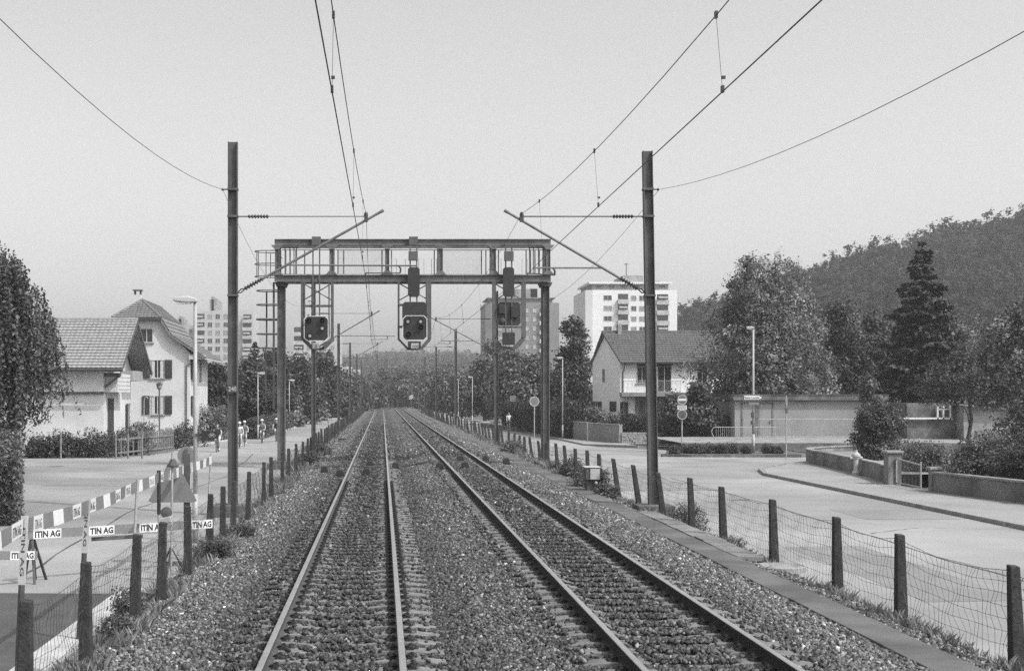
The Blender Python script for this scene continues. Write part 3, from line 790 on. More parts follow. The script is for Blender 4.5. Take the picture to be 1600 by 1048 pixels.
# ------------------------------------------------------------------ overhead line
def insulator(mb, p0, p1, r=0.055, n=7):
    p0, p1 = Vector(p0), Vector(p1)
    k = n * 2 + 1
    pts = [p0.lerp(p1, i / (k - 1)) for i in range(k)]
    mb.path(pts, [0.022 if i % 2 == 0 else r for i in range(k)], 10)
Z_MSG, Z_CON, Z_FEED = 8.41, 6.83, 9.15
def mast(x, y, side, tx, label, number=None, top=10.4, lean=0.0, detail=True):
    """side +1: the arm reaches towards +X.  tx: where the messenger hangs"""
    bx = x + cx(y); s = side
    e = empty("catenary_mast", (bx, y, 0.35), label, "mast", "catenary masts along the line")
    hw = 0.13
    mb = MB()
    p0, p1 = Vector((bx, y, 0.3)), Vector((bx + lean, y, top))
    mb.ibeam(p0, p1, 0.24, 2 * hw, 0.018, 0.014, up=(1, 0, 0))
    mb.build("column", STEEL, e)
    mb = MB(); mb.box(bx - .5, bx + .5, y - .5, y + .5, 0.05, 0.52); mb.build("footing", CONC_D, e, bevel=0.03)
    X = lambda z: bx + lean * (z - 0.3) / (top - 0.3)
    A = Vector((X(6.3) + s * hw, y, 6.32)); T = Vector((tx + s * 0.48 + cx(y), y, Z_MSG + 0.17)); H = Vector((tx + cx(y), y, Z_MSG))
    d = (T - A).normalized()
    mb = MB(); mb.tube(A + d * 0.75, T, 0.036, 10); mb.tube(T - d * .12, T, .045, 10); mb.build("cantilever_tube", STEEL_M, e)
    mb = MB(); insulator(mb, A + d * 0.22, A + d * 0.80, 0.075); mb.build("insulator", CERAM, e); mb = MB()
    B = Vector((X(Z_MSG) + s * hw, y, Z_MSG))
    insulator(mb, B + Vector((s * 0.28, 0, 0)), B + Vector((s * 0.85, 0, 0)), 0.06); mb.build("insulator", CERAM, e, smooth=False)
    mb = MB(); mb.tube(B, B + Vector((s * .3, 0, 0)), .02, 6)
    mb.tube(B + Vector((s * .25, 0, 0)), H, 0.02 if side < 0 else 0.014, 6); mb.build("tie_rod", STEEL, e); mb = MB()
    mb.path([A, A + d * .1 + Vector((0, 0, .05)), A + d * .25], .02, 6); mb.path([A, A + d * .1 - Vector((0, 0, .05)), A + d * .25], .02, 6)
    mb.box(X(6.3) - .145, X(6.3) + .145, y - .135, y + .135, 6.22, 6.27); mb.build("bracket", STEEL, e); mb = MB(); mb.box(X(Z_MSG) - .145, X(Z_MSG) + .145, y - .135, y + .135, Z_MSG - .03, Z_MSG + .03); mb.build("bracket", STEEL, e); mb = MB()
    mb.box(X(Z_FEED) - .145, X(Z_FEED) + .145, y - .135, y + .135, Z_FEED - .03, Z_FEED + .03)
    mb.build("bracket", STEEL, e)
    mb = MB(); mb.ball(H + Vector((0, 0, .04)), .06, .08, .09, 8, 6); mb.box(H.x - .05, H.x + .05, y - .06, y + .06, H.z - .15, H.z + .02); mb.build("messenger_clamp", STEEL_D, e)
    # registration arm with drop bracket and steady arm
    mb = MB()
    if s > 0:
        q = A + d * ((7.08 - A.z) / d.z); mb.tube(q, (tx + 1.38 + cx(y), y, 7.06), 0.024, 8)
        b = Vector((tx + .9 + cx(y), y, 7.06)); c = Vector((tx - .02 + cx(y), y, Z_CON + .03))
    else:
        q = A + d * ((7.0 - A.z) / d.z); mb.tube(q, (tx + .32 + cx(y), y, 7.0), 0.024, 8)
        b = Vector((tx + .86 + cx(y), y, 7.0)); c = Vector((tx + .16 + cx(y), y, Z_CON + .03))
    mb.build("registration_tube", STEEL_M, e)
    mb = MB(); b2 = b + Vector((.04, 0, -.2)); mb.path([b, b + Vector((.05, 0, -.08)), b2], .03, 6); mb.tube(b2, c, 0.016, 6); mb.tube(c, c + Vector((0, 0, -.05)), .02, 6)
    mb.build("steady_arm", STEEL_D, e)
    mb = MB(); f0 = Vector((X(Z_FEED) - s * hw, y, Z_FEED)); mb.tube(f0, f0 - Vector((s * .12, 0, 0)), .02, 6); mb.ball(f0 - Vector((s * .15, 0, 0)), .04, .05, .04, 8, 6); mb.build("feeder_clamp", CERAM, e)
    if number:
        mb = MB(); mb.box(bx - .14, bx + .14, y - .150, y - .142, 3.58, 3.80); mb.build("number_plate", STEEL_D, e)
        mb = MB(); mb.text(number, 0.17, (bx - .11, y - .153, 3.63), width=0.22); mb.build("number", CONC_L, e)
    return e
LM = [39, 85, 134, 182, 230, 278, 326]
RM = [39, 91, 143, 195, 247, 295, 340]
def ltx(i): return (-0.44, -0.62)[i % 2]
def rtx(i): return (3.83, 3.45)[i % 2]
lab_l = ["tall grey mast with number plate 240, closest to the barrier tape", "mast seen just behind the hanging signal with white lit lamps, beside the cycle path", "third mast on the cycle path side, between the gantry and the far bend", "fourth mast on the cycle path side, before the far trees", "fifth mast on the cycle path side, small before the trees", "far mast where the tracks start to bend, cycle path side", "farthest mast beyond the bend on the cycle path side"]
lab_r = ["tall leaning mast in front of the white house, on a footing by the fence", "mast seen below the hanging signal that shows its bare back, beside the street fence", "third mast on the street fence side, in front of the leafy street trees", "fourth mast on the street fence side, small in front of far trees", "fifth mast on the street fence side, tiny before the wood", "far mast where the bend begins, street side", "farthest mast beyond the bend, street side"]
for i, y in enumerate(LM): mast(-4.09 if i == 0 else -4.1, y, 1, ltx(i), lab_l[i], "240" if i == 0 else None, top=10.45 if i == 0 else 10.3, detail=i < 2)
for i, y in enumerate(RM): mast(7.44 if i == 0 else (7.3 if i == 1 else 7.4), y, -1, rtx(i), lab_r[i], None, top=10.2, lean=-0.17 if i == 0 else 0.0, detail=i < 2)

def catenary(ms, txf, dcon, first_y, seg0, labm, labc):
    me = empty("messenger_wire", (txf(0) + 0, ms[0], Z_MSG), labm, "wire")
    mb = MB(); cp = []
    allm = [ms[0] - 47] + ms
    for i in range(len(allm) - 1):
        y0, y1 = allm[i], allm[i + 1]; a, b = txf(i - 1), txf(i)
        k = 16; pts = []
        for j in range(k + 1):
            t = j / k; y = y0 + (y1 - y0) * t
            pts.append((a + (b - a) * t + cx(y), y, Z_MSG + .08 - 4 * 0.85 * t * (1 - t)))
        if y1 > 5:
            mb.path([p for p in pts if p[1] > 1.5], 0.0065 if y0 < 60 else .009, 6)
            for j in range(k + 1): cp.append((a + dcon * (.5 + .5 * (2 * j / k - 1) ** 6) + (b - a) * (j / k) + cx(pts[j][1]), pts[j][1], Z_CON - 0.02))
            nd = 5
            for q in range(nd):
                t = (q + 0.5) / nd; y = y0 + (y1 - y0) * t
                if y < 3 or y > 240: continue
                X = a + (b - a) * t + cx(y); dq = dcon * (.5 + .5 * (2 * t - 1) ** 6); z1 = Z_MSG + .08 - 4 * .85 * t * (1 - t)
                md = MB(); cl = md; md.tube((X, y, z1), (X + dq, y, Z_CON), 0.0028 if y < 60 else .005, 5)
                for (zz, xx) in ((z1, X), (Z_CON, X + dq)):
                    cl.box(xx - .015, xx + .015, y - .03, y + .03, zz - .03, zz + .045)
                cl.box(X + dq - .01, X + dq + .03, y - .02, y + .02, Z_CON + .12, Z_CON + .15)
                md.build("dropper", WIRE, me)
    mb.build("strand", WIRE, me)
    mb = MB(); mb.path([p for p in cp if p[1] > 1.5], 0.0075, 6)
    tag(mb.build("contact_wire", WIRE), labc, "wire")
catenary(LM, ltx, -0.03, 0, 0, "upper carrying wire with droppers over the track beside the barrier tape", "lower contact wire over the track beside the barrier tape")
catenary(RM, rtx, 0.14, 0, 0, "upper carrying wire with droppers over the track beside the cable trough", "lower contact wire over the track beside the cable trough")
def feeder(ms, x, label):
    mb = MB(); allm = [ms[0] - 47] + ms
    for i in range(len(allm) - 1):
        y0, y1 = allm[i], allm[i + 1]; pts = []
        for j in range(21):
            t = j / 20; y = y0 + (y1 - y0) * t
            if y > 1.5: pts.append((x + cx(y), y, Z_FEED - 4 * 1.35 * t * (1 - t)))
        mb.path(pts, 0.006 if y0 < 60 else .008, 6)
    tag(mb.build("feeder_wire", WIRE), label, "wire")
feeder(LM, -4.37, "single sagging wire on the outer side of the masts above the barrier tape")
feeder(RM, 7.6, "single sagging wire on the outer side of the masts above the street fence")

STEEL_G = M("gantry_steel", 0.125, rough=0.6, var=0.22, scale=3.5, fine=0.12, spec=0.4, stain=0.25)
# ------------------------------------------------------------------ signal gantry
GY0, GS = 64.0, F / 64.0
def gx(px): return (px - VX) / GS
def gz(py): return HC + (VY - py) / GS
DEP = 1.25
e = empty("signal_gantry", (gx(647), GY0, gz(435)), "grey steel box gantry spanning both tracks, with railings and mesh panels", "gantry")
for nm, dy in (("front", 0), ("rear", DEP)):
    mb = MB(); mb.ibeam((gx(429), GY0 + dy, gz(378.5)), (gx(860.5), GY0 + dy, gz(378.5)), .2, gz(374) - gz(383.5), .03, .03); mb.build("top_chord", STEEL_G, e)
    mb = MB(); mb.ibeam((gx(429), GY0 + dy, gz(435)), (gx(860.5), GY0 + dy, gz(435)), .2, gz(430) - gz(440.5), .03, .03); mb.build("bottom_chord", STEEL_G, e)
    for px in (433, 518, 605, 688, 771.5, 856.5):
        mb = MB(); mb.ibeam((gx(px), GY0 + dy, gz(430)), (gx(px), GY0 + dy, gz(383)), .16, .19, .02, .02, up=(1, 0, 0)); mb.build("upright", STEEL_G, e)
mb = MB()
for px in (433, 518, 605, 688, 771.5, 856.5):
    for py in (378.5, 435): mb.beam((gx(px), GY0 + .1, gz(py)), (gx(px), GY0 + DEP - .1, gz(py)), .1, .12)
mb.build("cross_beam", STEEL_G, e)
for px in (433, 518, 605, 688, 771.5, 856.5):
    for py in (383, 430):
        s_ = 1 if py == 383 else -1; mb = MB(); z_ = gz(py)
        mb.prismY([(gx(px) - .28, z_), (gx(px) + .28, z_), (gx(px) + .1, z_ - s_ * .2), (gx(px) - .1, z_ - s_ * .2)], GY0 - .125, GY0 - .1)
        for dx in (-.18, -.07, .07, .18): mb.lathe([(.022, -.145), (.022, -.125)], (gx(px) + dx, GY0, z_ - s_ * .05), 6, 'y')
        mb.build("gusset_plate", STEEL_G, e)
mb = MB(); mb.path([(gx(445), GY0 - .13, gz(441.5))] + [(gx(445 + 20 * i), GY0 - .13, gz(441.5) - .02 * (i % 2)) for i in range(1, 20)] + [(gx(846), GY0 - .13, gz(441.5))], .022, 6)
mb.path([(gx(849), GY0 + .3, gz(442)), (gx(849.2), GY0 + .33, gz(560)), (gx(849), GY0 + .3, .6)], .03, 6); mb.build("cable_run", BLACK, e)
mb = MB()
for i in range(16): mb.beam((gx(432), GY0 + .12 + i * .07, gz(428.5)), (gx(858), GY0 + .12 + i * .07, gz(428.5)), .012, .04)
for i in range(60): mb.beam((gx(432 + i * 7.2), GY0 + .1, gz(428.9)), (gx(432 + i * 7.2), GY0 + DEP - .1, gz(428.9)), .02, .03)
mb.build("walkway_grating", STEEL_L, e)
# railing and mesh infill on the rear side, railings at both ends
mb = MB()
for py in (386.5, 427.5): mb.tube((gx(438), GY0 + DEP - .14, gz(py)), (gx(852), GY0 + DEP - .14, gz(py)), .022, 6)
for px in (444, 451, 460, 474, 527, 536, 597, 612, 680, 693, 755, 762, 782, 826, 833, 840, 847): mb.tube((gx(px), GY0 + DEP - .14, gz(427)), (gx(px), GY0 + DEP - .14, gz(386)), .028, 6)
for px in (445, 452.5, 459, 463, 828, 834, 842, 849):
    mb.beam((gx(px), GY0 + .18, gz(428)), (gx(px), GY0 + .18, gz(386)), .045, .045)
for a, b in ((440, 466), (826, 851)):
    for py in (386, 428): mb.beam((gx(a), GY0 + .18, gz(py)), (gx(b), GY0 + .18, gz(py)), .045, .045)
for px in (438, 852):
    for py in (400, 412): mb.tube((gx(px), GY0 + .1, gz(py)), (gx(px), GY0 + DEP - .1, gz(py)), .02, 6)
mb.build("railing", STEEL_G, e)
for a, b in ((527, 601), (612, 641), (655, 682), (692, 756), (776, 824), (468, 515)):
    full = (a in (527, 692))
    mb = MB(); yb = GY0 + DEP - .12; x0, x1 = gx(a), gx(b); z0, z1 = gz(427.5), gz(386.5 if full else 405)
    if not full and a not in (612, 655, 776): continue
    if full:
        n = int((x1 - x0) / .05)
        for i in range(n + 1): x = x0 + (x1 - x0) * i / n; mb.beam((x, yb, z0), (x, yb, z1), .006, .006)
        n = int((z1 - z0) / .05)
        for i in range(n + 1): z = z0 + (z1 - z0) * i / n; mb.beam((x0, yb, z), (x1, yb, z), .006, .006)
        mb.build("mesh_panel", STEEL_L, e)
    else:
        for (xa) in (x0 + .1, x1 - .1):
            mb.path([(xa - .12, GY0 + .2, gz(428)), (xa - .12, GY0 + .2, gz(404)), (xa + .12, GY0 + .2, gz(404)), (xa + .12, GY0 + .2, gz(428))], .012, 6)
        mb.build("hoop_rail", STEEL_L, e)
for px, wd in ((438.5, .36), (854, .36)):
    for dy in (0.0,):
        mb = MB(); mb.ibeam((gx(px), GY0 + .55, 0.4), (gx(px), GY0 + .55, gz(441)), .36, wd, .03, .03, up=(1, 0, 0)); mb.build("column", STEEL_G, e)
        mb = MB(); mb.prismY([(gx(px) - .28, gz(440.7)), (gx(px) + .28, gz(440.7)), (gx(px) + .2, gz(447)), (gx(px) - .2, gz(447))], GY0 + .1, GY0 + DEP - .1); mb.build("column_head", STEEL_D, e)
        mb = MB(); mb.box(gx(px) - .45, gx(px) + .5, GY0 + .1, GY0 + 1.0, 0.05, 0.55); mb.box(gx(px) - .6, gx(px) + .75, GY0 - .35, GY0 + .1, .05, 0.42); mb.build("footing", CONC_D, e, bevel=.03)
# access ladder with its safety cage
lad = MB(); cage = MB()
lx0, lx1 = gx(414), gx(427)
lad.beam((lx1, GY0 + .3, 2.9), (lx1, GY0 + .3, gz(440)), .09, .06); lad.beam((gx(414.5), GY0 + .75, gz(543)), (gx(414.5), GY0 + .75, gz(453)), .07, .06)
lad.beam((gx(414.5), GY0 + .3, 3.2), (gx(414.5), GY0 + .3, gz(540)), .06, .05)
z = 3.3
while z < gz(545): lad.tube((gx(414.5), GY0 + .3, z), (lx1, GY0 + .3, z), .018, 6); z += .3
for py in (453, 475, 498, 521, 543):
    cage.path([(gx(433), GY0 + .05, gz(py))] + [(gx(412) - .36 * math.cos(a), GY0 + .55 + .5 * math.sin(a), gz(py)) for a in np.linspace(-1.4, 1.4, 9)] + [(gx(433), GY0 + 1.05, gz(py))], .028 if py != 498 else .04, 6)
for py in (391, 411, 430.5):
    cage.path([(gx(429), GY0 + .05, gz(py))] + [(gx(412) - .45 * math.cos(a), GY0 + .6 + .5 * math.sin(a), gz(py)) for a in np.linspace(-1.4, 1.4, 9)] + [(gx(429), GY0 + 1.2, gz(py))], .024, 6)
for px, yy in ((399.5, .6), (402.5, .4), (415.5, 0.08), (419.5, 1.15)): cage.tube((gx(px), GY0 + yy, gz(430.5)), (gx(px), GY0 + yy, gz(391)), .02, 6)
lad.build("ladder", STEEL_D, e); cage.build("ladder_cage", STEEL_G, e)

def octo(cx_, cz, w_, h_, c):
    a, b = w_ / 2, h_ / 2
    return [(cx_ - a + c, cz - b), (cx_ + a - c, cz - b), (cx_ + a, cz - b + c), (cx_ + a, cz + b - c), (cx_ + a - c, cz + b), (cx_ - a + c, cz + b), (cx_ - a, cz + b - c), (cx_ - a, cz - b + c)]
def octo_px(x0, x1, y0, y1, c): return octo((gx(x0) + gx(x1)) / 2, (gz(y0) + gz(y1)) / 2, gx(x1) - gx(x0), gz(y0) - gz(y1), c / GS)
LAMP = M("lamp_lens", 0.6, rough=0.12, var=0.1, spec=0.8)
_b = LAMP.node_tree.nodes["Principled BSDF"]; _b.inputs["Emission Color"].default_value = (1, 1, 1, 1); _b.inputs["Emission Strength"].default_value = 0.10
LENS_D = M("lamp_lens_dark", 0.02, rough=0.12, var=0.1, spec=0.8)
def lamp(e, px, py, lit, yf):
    x, z = gx(px), gz(py)
    mb = MB(); mb.lathe([(.105, .0), (.105, -.03), (.085, -.035), (.085, 0.0)], (x, yf, z), 16, 'y'); mb.build("lamp_ring", BLACK, e)
    mb = MB(); mb.lathe([(.005, -.028), (.05, -.022), (.08, -.01)], (x, yf, z), 14, 'y'); mb.build("lens", LAMP if lit else LENS_D, e, smooth=True)
    vs = []; n = 9                                    # hood over the lamp
    for yy, r in ((0, .12), (-.2, .125)):
        for i in range(n):
            a = math.pi * (-0.05 + 1.1 * i / (n - 1)); vs.append((x + r * math.cos(a), yf + yy, z + r * math.sin(a)))
        for i in range(n):
            a = math.pi * (-0.05 + 1.1 * i / (n - 1)); vs.append((x + (r - .008) * math.cos(a), yf + yy, z + (r - .008) * math.sin(a)))
    mb = MB(); mb.add(vs, [(i, i + 1, 2 * n + i + 1, 2 * n + i) for i in range(n - 1)] + [(n + i, 3 * n + i, 3 * n + i + 1, n + i + 1) for i in range(n - 1)] + [(2 * n + i, 2 * n + i + 1, 3 * n + i + 1, 3 * n + i) for i in range(n - 1)])
    mb.build("hood", BLACK, e)
def head(e, x0, x1, y0, y1, yf, border, c=5):
    mb = MB(); mb.prismY(octo_px(x0, x1, y0, y1, c), yf, yf + .05); mb.build("target_board", BLACK, e)
    if border:
        o_, i_ = octo_px(x0, x1, y0, y1, c), octo_px(x0 + 1.0, x1 - 1.0, y0 + 1.0, y1 - 1.0, c - .4)
        vs = [(x, yf - .012, z) for x, z in o_] + [(x, yf - .012, z) for x, z in i_] + [(x, yf - .001, z) for x, z in o_] + [(x, yf - .001, z) for x, z in i_]
        mb = MB(); mb.add(vs, [(i, (i + 1) % 8, (i + 1) % 8 + 8, i + 8) for i in range(8)] + [(i, i + 16, (i + 1) % 8 + 16, (i + 1) % 8) for i in range(8)] + [(i + 8, (i + 1) % 8 + 8, (i + 1) % 8 + 24, i + 24) for i in range(8)])
        mb.build("border", WHITE, e)
    mb = MB(); mb.box(gx(x0 + 5), gx(x1 - 5), yf + .05, yf + .3, gz(y1 - 5), gz(y0 + 5)); mb.build("lamp_case", STEEL_D, e)
yf = GY0 - .45
def hanger(e, xl, xr, ytop, ybot, x2l, x2r, yb2, w_l, w_r, y_off=0.0):
    mb = MB(); ya = GY0 - .22
    mb.beam((gx(xl), ya, gz(ytop)), (gx(xl), ya, gz(ybot)), w_l, .1, up=(0, 1, 0)); mb.beam((gx(xr), ya, gz(ytop)), (gx(xr), ya, gz(ybot)), w_r, .1, up=(0, 1, 0))
    mb.beam((gx(xl), ya, gz(ybot)), (gx(x2l), ya, gz(yb2)), w_l, .1, up=(0, 1, 0)); mb.beam((gx(xr), ya, gz(ybot)), (gx(x2r), ya, gz(yb2)), w_r, .1, up=(0, 1, 0))
    mb.beam((gx(x2l) - .05, ya, gz(yb2)), (gx(x2r) + .05, ya, gz(yb2)), .12, .12)
    for sx in (xl, xr):                                # rear leg of the cage
        mb.beam((gx(sx), ya + .7, gz(ytop)), (gx(sx), ya + .7, gz(ybot)), .07, .07, up=(0, 1, 0)); mb.beam((gx(sx), ya, gz(ybot)), (gx(sx), ya + .7, gz(ybot)), .06, .06)
    for py in (ytop + 1.5,): mb.beam((gx(xl) - .15, ya, gz(py)), (gx(xr) + .15, ya, gz(py)), .12, .12)
    mb.build("hanger_frame", STEEL, e)
    mb = MB(); mb.tube((gx(xl), ya, gz(443)), (gx(xr), ya, gz(470)), .028, 6); mb.tube((gx(xr), ya, gz(443)), (gx(xl), ya, gz(470)), .028, 6); mb.build("cross_brace", STEEL, e)
def mounts(e, xa, xb, y0, y1, cap=True):
    mb = MB()
    for px in (xa, xb): mb.beam((gx(px), GY0 - .3, gz(y0)), (gx(px), GY0 - .3, gz(y1)), .06, .08, up=(0, 1, 0))
    if cap: mb.box(gx(xa) - .05, gx(xb) + .05, GY0 - .36, GY0 - .11, gz(384), gz(371))
    mb.build("mounting_rail", STEEL, e)
def smallbox(name, e, x0, x1, y0, y1, ya, yb, mat): mb = MB(); mb.box(gx(x0), gx(x1), GY0 + ya, GY0 + yb, gz(y1), gz(y0)); mb.build(name, mat, e, bevel=.015)
# signal 1
s1 = empty("railway_signal", (gx(495), GY0 - .3, gz(515)), "hanging signal with white bordered head high under a crossed open frame, plate 2", "signal", "hanging signals on the gantry")
hanger(s1, 473.5, 519.5, 438, 529, 489, 504, 545, .17, .13)
mb = MB(); mb.beam((gx(475), GY0 - .22, gz(478.5)), (gx(518), GY0 - .22, gz(478.5)), .1, .1); mb.tube((gx(476.5), GY0 - .28, gz(441)), (gx(476.5), GY0 - .28, gz(497)), .03, 6); mb.tube((gx(514.5), GY0 - .28, gz(441)), (gx(514.5), GY0 - .28, gz(527)), .03, 6)
mb.beam((gx(507), GY0 - .36, gz(543)), (gx(521), GY0 - .36, gz(529)), .2, .16, up=(0, 1, 0)); mb.build("hanger_bar", STEEL, s1)
mounts(s1, 489.5, 499.8, 371, 497)
head(s1, 475.7, 514, 494.4, 533.5, yf - .05, True)
for px, py, lit in ((484, 502, 0), (504.5, 502, 0), (504.3, 513.5, 1), (485, 525.3, 1)): lamp(s1, px, py, lit, yf - .05)
smallbox("speed_plate", s1, 489, 499.5, 536.5, 545.5, -.62, -.58, CONC)
mb = MB(); mb.text("2", .2, (gx(491.5), GY0 - .623, gz(544)), width=.15); mb.build("number", BLACK, s1)
smallbox("junction_box", s1, 481, 484, 492, 495, -.45, -.3, STEEL_D)
# signal 2
s2 = empty("railway_signal", (gx(647), GY0 - .3, gz(512)), "hanging signal between the tracks, white bordered head before a dark board, plate 100", "signal", "hanging signals on the gantry")
hanger(s2, 622.7, 671, 438, 530, 637, 658, 545, .09, .15)
mb = MB(); mb.tube((gx(666.5), GY0 - .28, gz(441)), (gx(666.5), GY0 - .28, gz(528)), .05, 6)
for py in (477, 511): mb.beam((gx(623), GY0 - .25, gz(py)), (gx(630), GY0 - .25, gz(py)), .12, .1)
mb.build("hanger_bar", STEEL, s2)
mounts(s2, 640.7, 651, 371, 472)
mb = MB(); mb.prismY(octo_px(637, 655.3, 419, 465, 3), GY0 - .52, GY0 - .40); mb.build("rear_board", BLACK, s2)
smallbox("junction_box", s2, 638, 652.5, 394, 408.5, -.5, -.34, STEEL)
mb = MB(); mb.prismY(octo_px(628.3, 666.5, 472.5, 510, 4), GY0 - .40, GY0 - .36); mb.build("backing_board", BLACK, s2)
head(s2, 628.6, 667, 493.7, 532.4, yf - .05, True)
for px, py, lit in ((637, 503, 1), (656.8, 503, 1), (657.2, 512.5, 0), (638, 523.3, 0)): lamp(s2, px, py, lit, yf - .05)
smallbox("speed_plate", s2, 637, 657, 533.8, 545.5, -.56, -.5, BLACK)
mb = MB(); mb.box(gx(642), gx(654), GY0 - .575, GY0 - .562, gz(545), gz(536.8)); mb.build("number_plate", CONC_L, s2)
mb = MB(); mb.text("100", .2, (gx(643), GY0 - .58, gz(544.4)), width=.29); mb.build("number", BLACK, s2)
# signal 3 (its head looks the other way)
s3 = empty("railway_signal", (gx(794), GY0 - .3, gz(500)), "hanging signal near the street side leg, showing the bare back of its head", "signal", "hanging signals on the gantry")
hanger(s3, 771.3, 817.3, 438, 529, 783, 804, 544, .17, .2)
mb = MB()
for py in (476, 511.5): mb.beam((gx(772), GY0 - .22, gz(py)), (gx(817), GY0 - .22, gz(py)), .07, .07)
mb.build("hanger_bar", STEEL, s3)
mounts(s3, 789.2, 798.6, 383, 523, cap=False)
mb = MB(); mb.prismY(octo_px(784.5, 801.7, 419, 465, 3), GY0 - .52, GY0 - .40); mb.build("rear_board", BLACK, s3)
smallbox("junction_box", s3, 786.5, 801, 394, 409, -.5, -.34, STEEL)
mb = MB(); mb.prismY(octo_px(776, 812.5, 472.6, 509, 4), GY0 - .30, GY0 - .26); mb.build("target_board", BLACK, s3)
mb = MB(); mb.box(gx(778), gx(788), GY0 - .42, GY0 - .30, gz(491), gz(476)); mb.box(gx(797), gx(807), GY0 - .42, GY0 - .30, gz(497), gz(479)); mb.build("lamp_case", BLACK, s3, bevel=.02)
mb = MB(); mb.lathe([(.11, 0), (.11, -.07), (.02, -.09)], (gx(784.5), GY0 - .30, gz(501)), 14, 'y'); mb.build("lamp_cover", STEEL_D, s3)
smallbox("lamp_housing", s3, 784, 803, 520, 539, -.5, -.3, BLACK)
# ------------------------------------------------------------------ building site barrier on the left
TP = [(-60, 13.2, 2.06), (38, 15.7, 2.13), (137, 19.1, 2.09), (215, 23.0, 2.11), (248, 25.1, 2.14), (297, 29.3, 2.09), (330, 32.7, 2.11)]
tp = []
for px, Y, z in TP: tp.append(Vector((XW(px, Y), Y, z + .012)))
plab = ["foremost tape pole, wrapped white with faded lettering above a rusty foot", "second pole holding the barrier tape, white lettered wrap and dark foot", "slim pale pole holding the middle of the barrier tape", "dark upper half pole behind the tarred post in the middle of the tape", "pole before the street lamp with lettered white wrap", "last thin pole where the barrier tape ends beside the mast"]
wrap = [(1, .55), (1, .55), (0, 0), (0, 0), (1, .5), (0, 0)]
for i, p in enumerate(tp[1:]):
    e = empty("tape_pole", (p.x, p.y, 0.2), plab[i], "pole", "poles that carry the barrier tape")
    lean = [.09, .13, .12, .0, .1, .12][i]
    top = p + Vector((0.0, 0.02, .03)); bot = Vector((p.x - lean, p.y + .02, 0.15))
    if i == 3:
        mb = MB(); mid = top.lerp(bot, .38); mb.tube(mid, bot, .022, 8); mb.build("rod", STEEL_L, e); mb = MB(); mb.tube(top, mid, .034, 8); mb.build("sleeve", RUST, e)
    elif wrap[i][0]:
        mid = top.lerp(bot, wrap[i][1] * .5 + .1)
        mb = MB(); mb.tube(mid, bot, .036, 8); mb.build("rod", RUST_L if i == 0 else STEEL_D, e)
        mb = MB(); mb.beam(mid, top, .078, .03, up=(0, 1, 0)); mb.build("wrap", CONC_L, e)
        d = (mid - top).normalized(); L = (mid - top).length
        mb = MB(); mb.text("ITIN AG", .058, top + d * .12 + Vector((-.02, -.019, 0)), u=d, v=Vector((1, 0, 0)), width=L * .7, thick=.01); mb.build("lettering", STEEL_D, e)
    else:
        mb = MB(); mid = top.lerp(bot, .5); mb.tube(top, mid, .026, 8); mb.build("sleeve", STEEL_L, e); mb = MB(); mb.tube(mid, bot, .024, 8); mb.build("rod", STEEL_D, e)
# the tape: light and mid tone fields, faded lettering on the light ones
mb = MB(); fi = 0
segs = []
for a, b in zip(tp[:-1], tp[1:]):
    L = (b - a).length; n = max(2, round(L / .5))
    for k in range(n):
        t0, t1 = k / n, (k + 1) / n
        sag = lambda t: Vector((0.02 * math.sin(5 * t + a.y), 0, -.015 * math.sin(math.pi * t)))
        segs.append((a.lerp(b, t0) + sag(t0), a.lerp(b, t1) + sag(t1)))
for k, (p, q) in enumerate(segs):
    mb.k = k % 2
    dn = Vector((0.012 * math.sin(k), 0, -.183))
    nn = Vector((0, -.004, 0))
    mb.add([p + nn, q + nn, q + dn + nn, p + dn + nn, p - nn, q - nn, q + dn - nn, p + dn - nn], [(3, 2, 1, 0), (4, 5, 6, 7), (0, 1, 5, 4), (2, 3, 7, 6)])
    if k % 2 == 0 and p.y < 27:
        mb.k = 2; d = (q - p)
        mb.text("ITIN AG", .15, p + d * .14 + Vector((0, -.012, -.15)), u=d.normalized(), v=Vector((0, 0, 1)), width=d.length * .72, thick=.015)
e = mb.build("barrier_tape", [WHITE, TAPE_D, CONC_D]); tag(e, "striped barrier tape with lettering strung from pole to pole over the street edge", "tape")

def plank(a, b, h, fields, label, par_name="barrier_board", grp=None):
    """a board from a to b; fields: (t0, t1, text or None)"""
    a, b = Vector(a), Vector(b); d = (b - a); L = d.length; u = d.normalized(); s = Vector((u.y, -u.x, 0)).normalized()
    if s.y > 0: s = -s
    e = empty(par_name, a, label, "barrier board", grp)
    mb = MB(); mb.beam(a, b, .03, h); mb.build("board", TAPE_D, e)
    for t0, t1, tx in fields:
        p, q = a + d * t0, a + d * t1
        mb = MB(); mb.beam(p + s * .017, q + s * .017, .008, h * .99); mb.build("white_field", WHITE, e)
        if tx:
            mb = MB(); w_ = (q - p).length
            mb.text(tx, h * .92, p + s * .0235 + u * (w_ * .05) - Vector((0, 0, h * .33)), u=u, v=Vector((0, 0, 1)), width=w_ * .9, thick=.035); mb.build("lettering", BLACK, e)
    return e
Ya, Yb = 25.0, 27.6
PA, PB = W(43, 835, Ya), W(332, 817.5, Yb)
def tpx(px):
    lo_, hi = 0.0, 1.0
    for _ in range(40):
        t = (lo_ + hi) / 2; p = PA.lerp(PB, t)
        if VX + F * p.x / p.y < px: lo_ = t
        else: hi = t
    return t
plank(PA, PB, .165, [(tpx(51), tpx(95), "ITIN AG"), (tpx(138), tpx(178), "TIN AG"), (tpx(217), tpx(256), "ITIN AG"), (tpx(298), tpx(331), "TIN AG")], "long red and white style board with four white lettered fields, set behind the fence posts")
plank(W(-40, 868, 24.2), W(58, 867, 24.9), .15, [(.555, .95, "ITIN AG")], "short faded lower board with white lettered end beside the folding trestle")
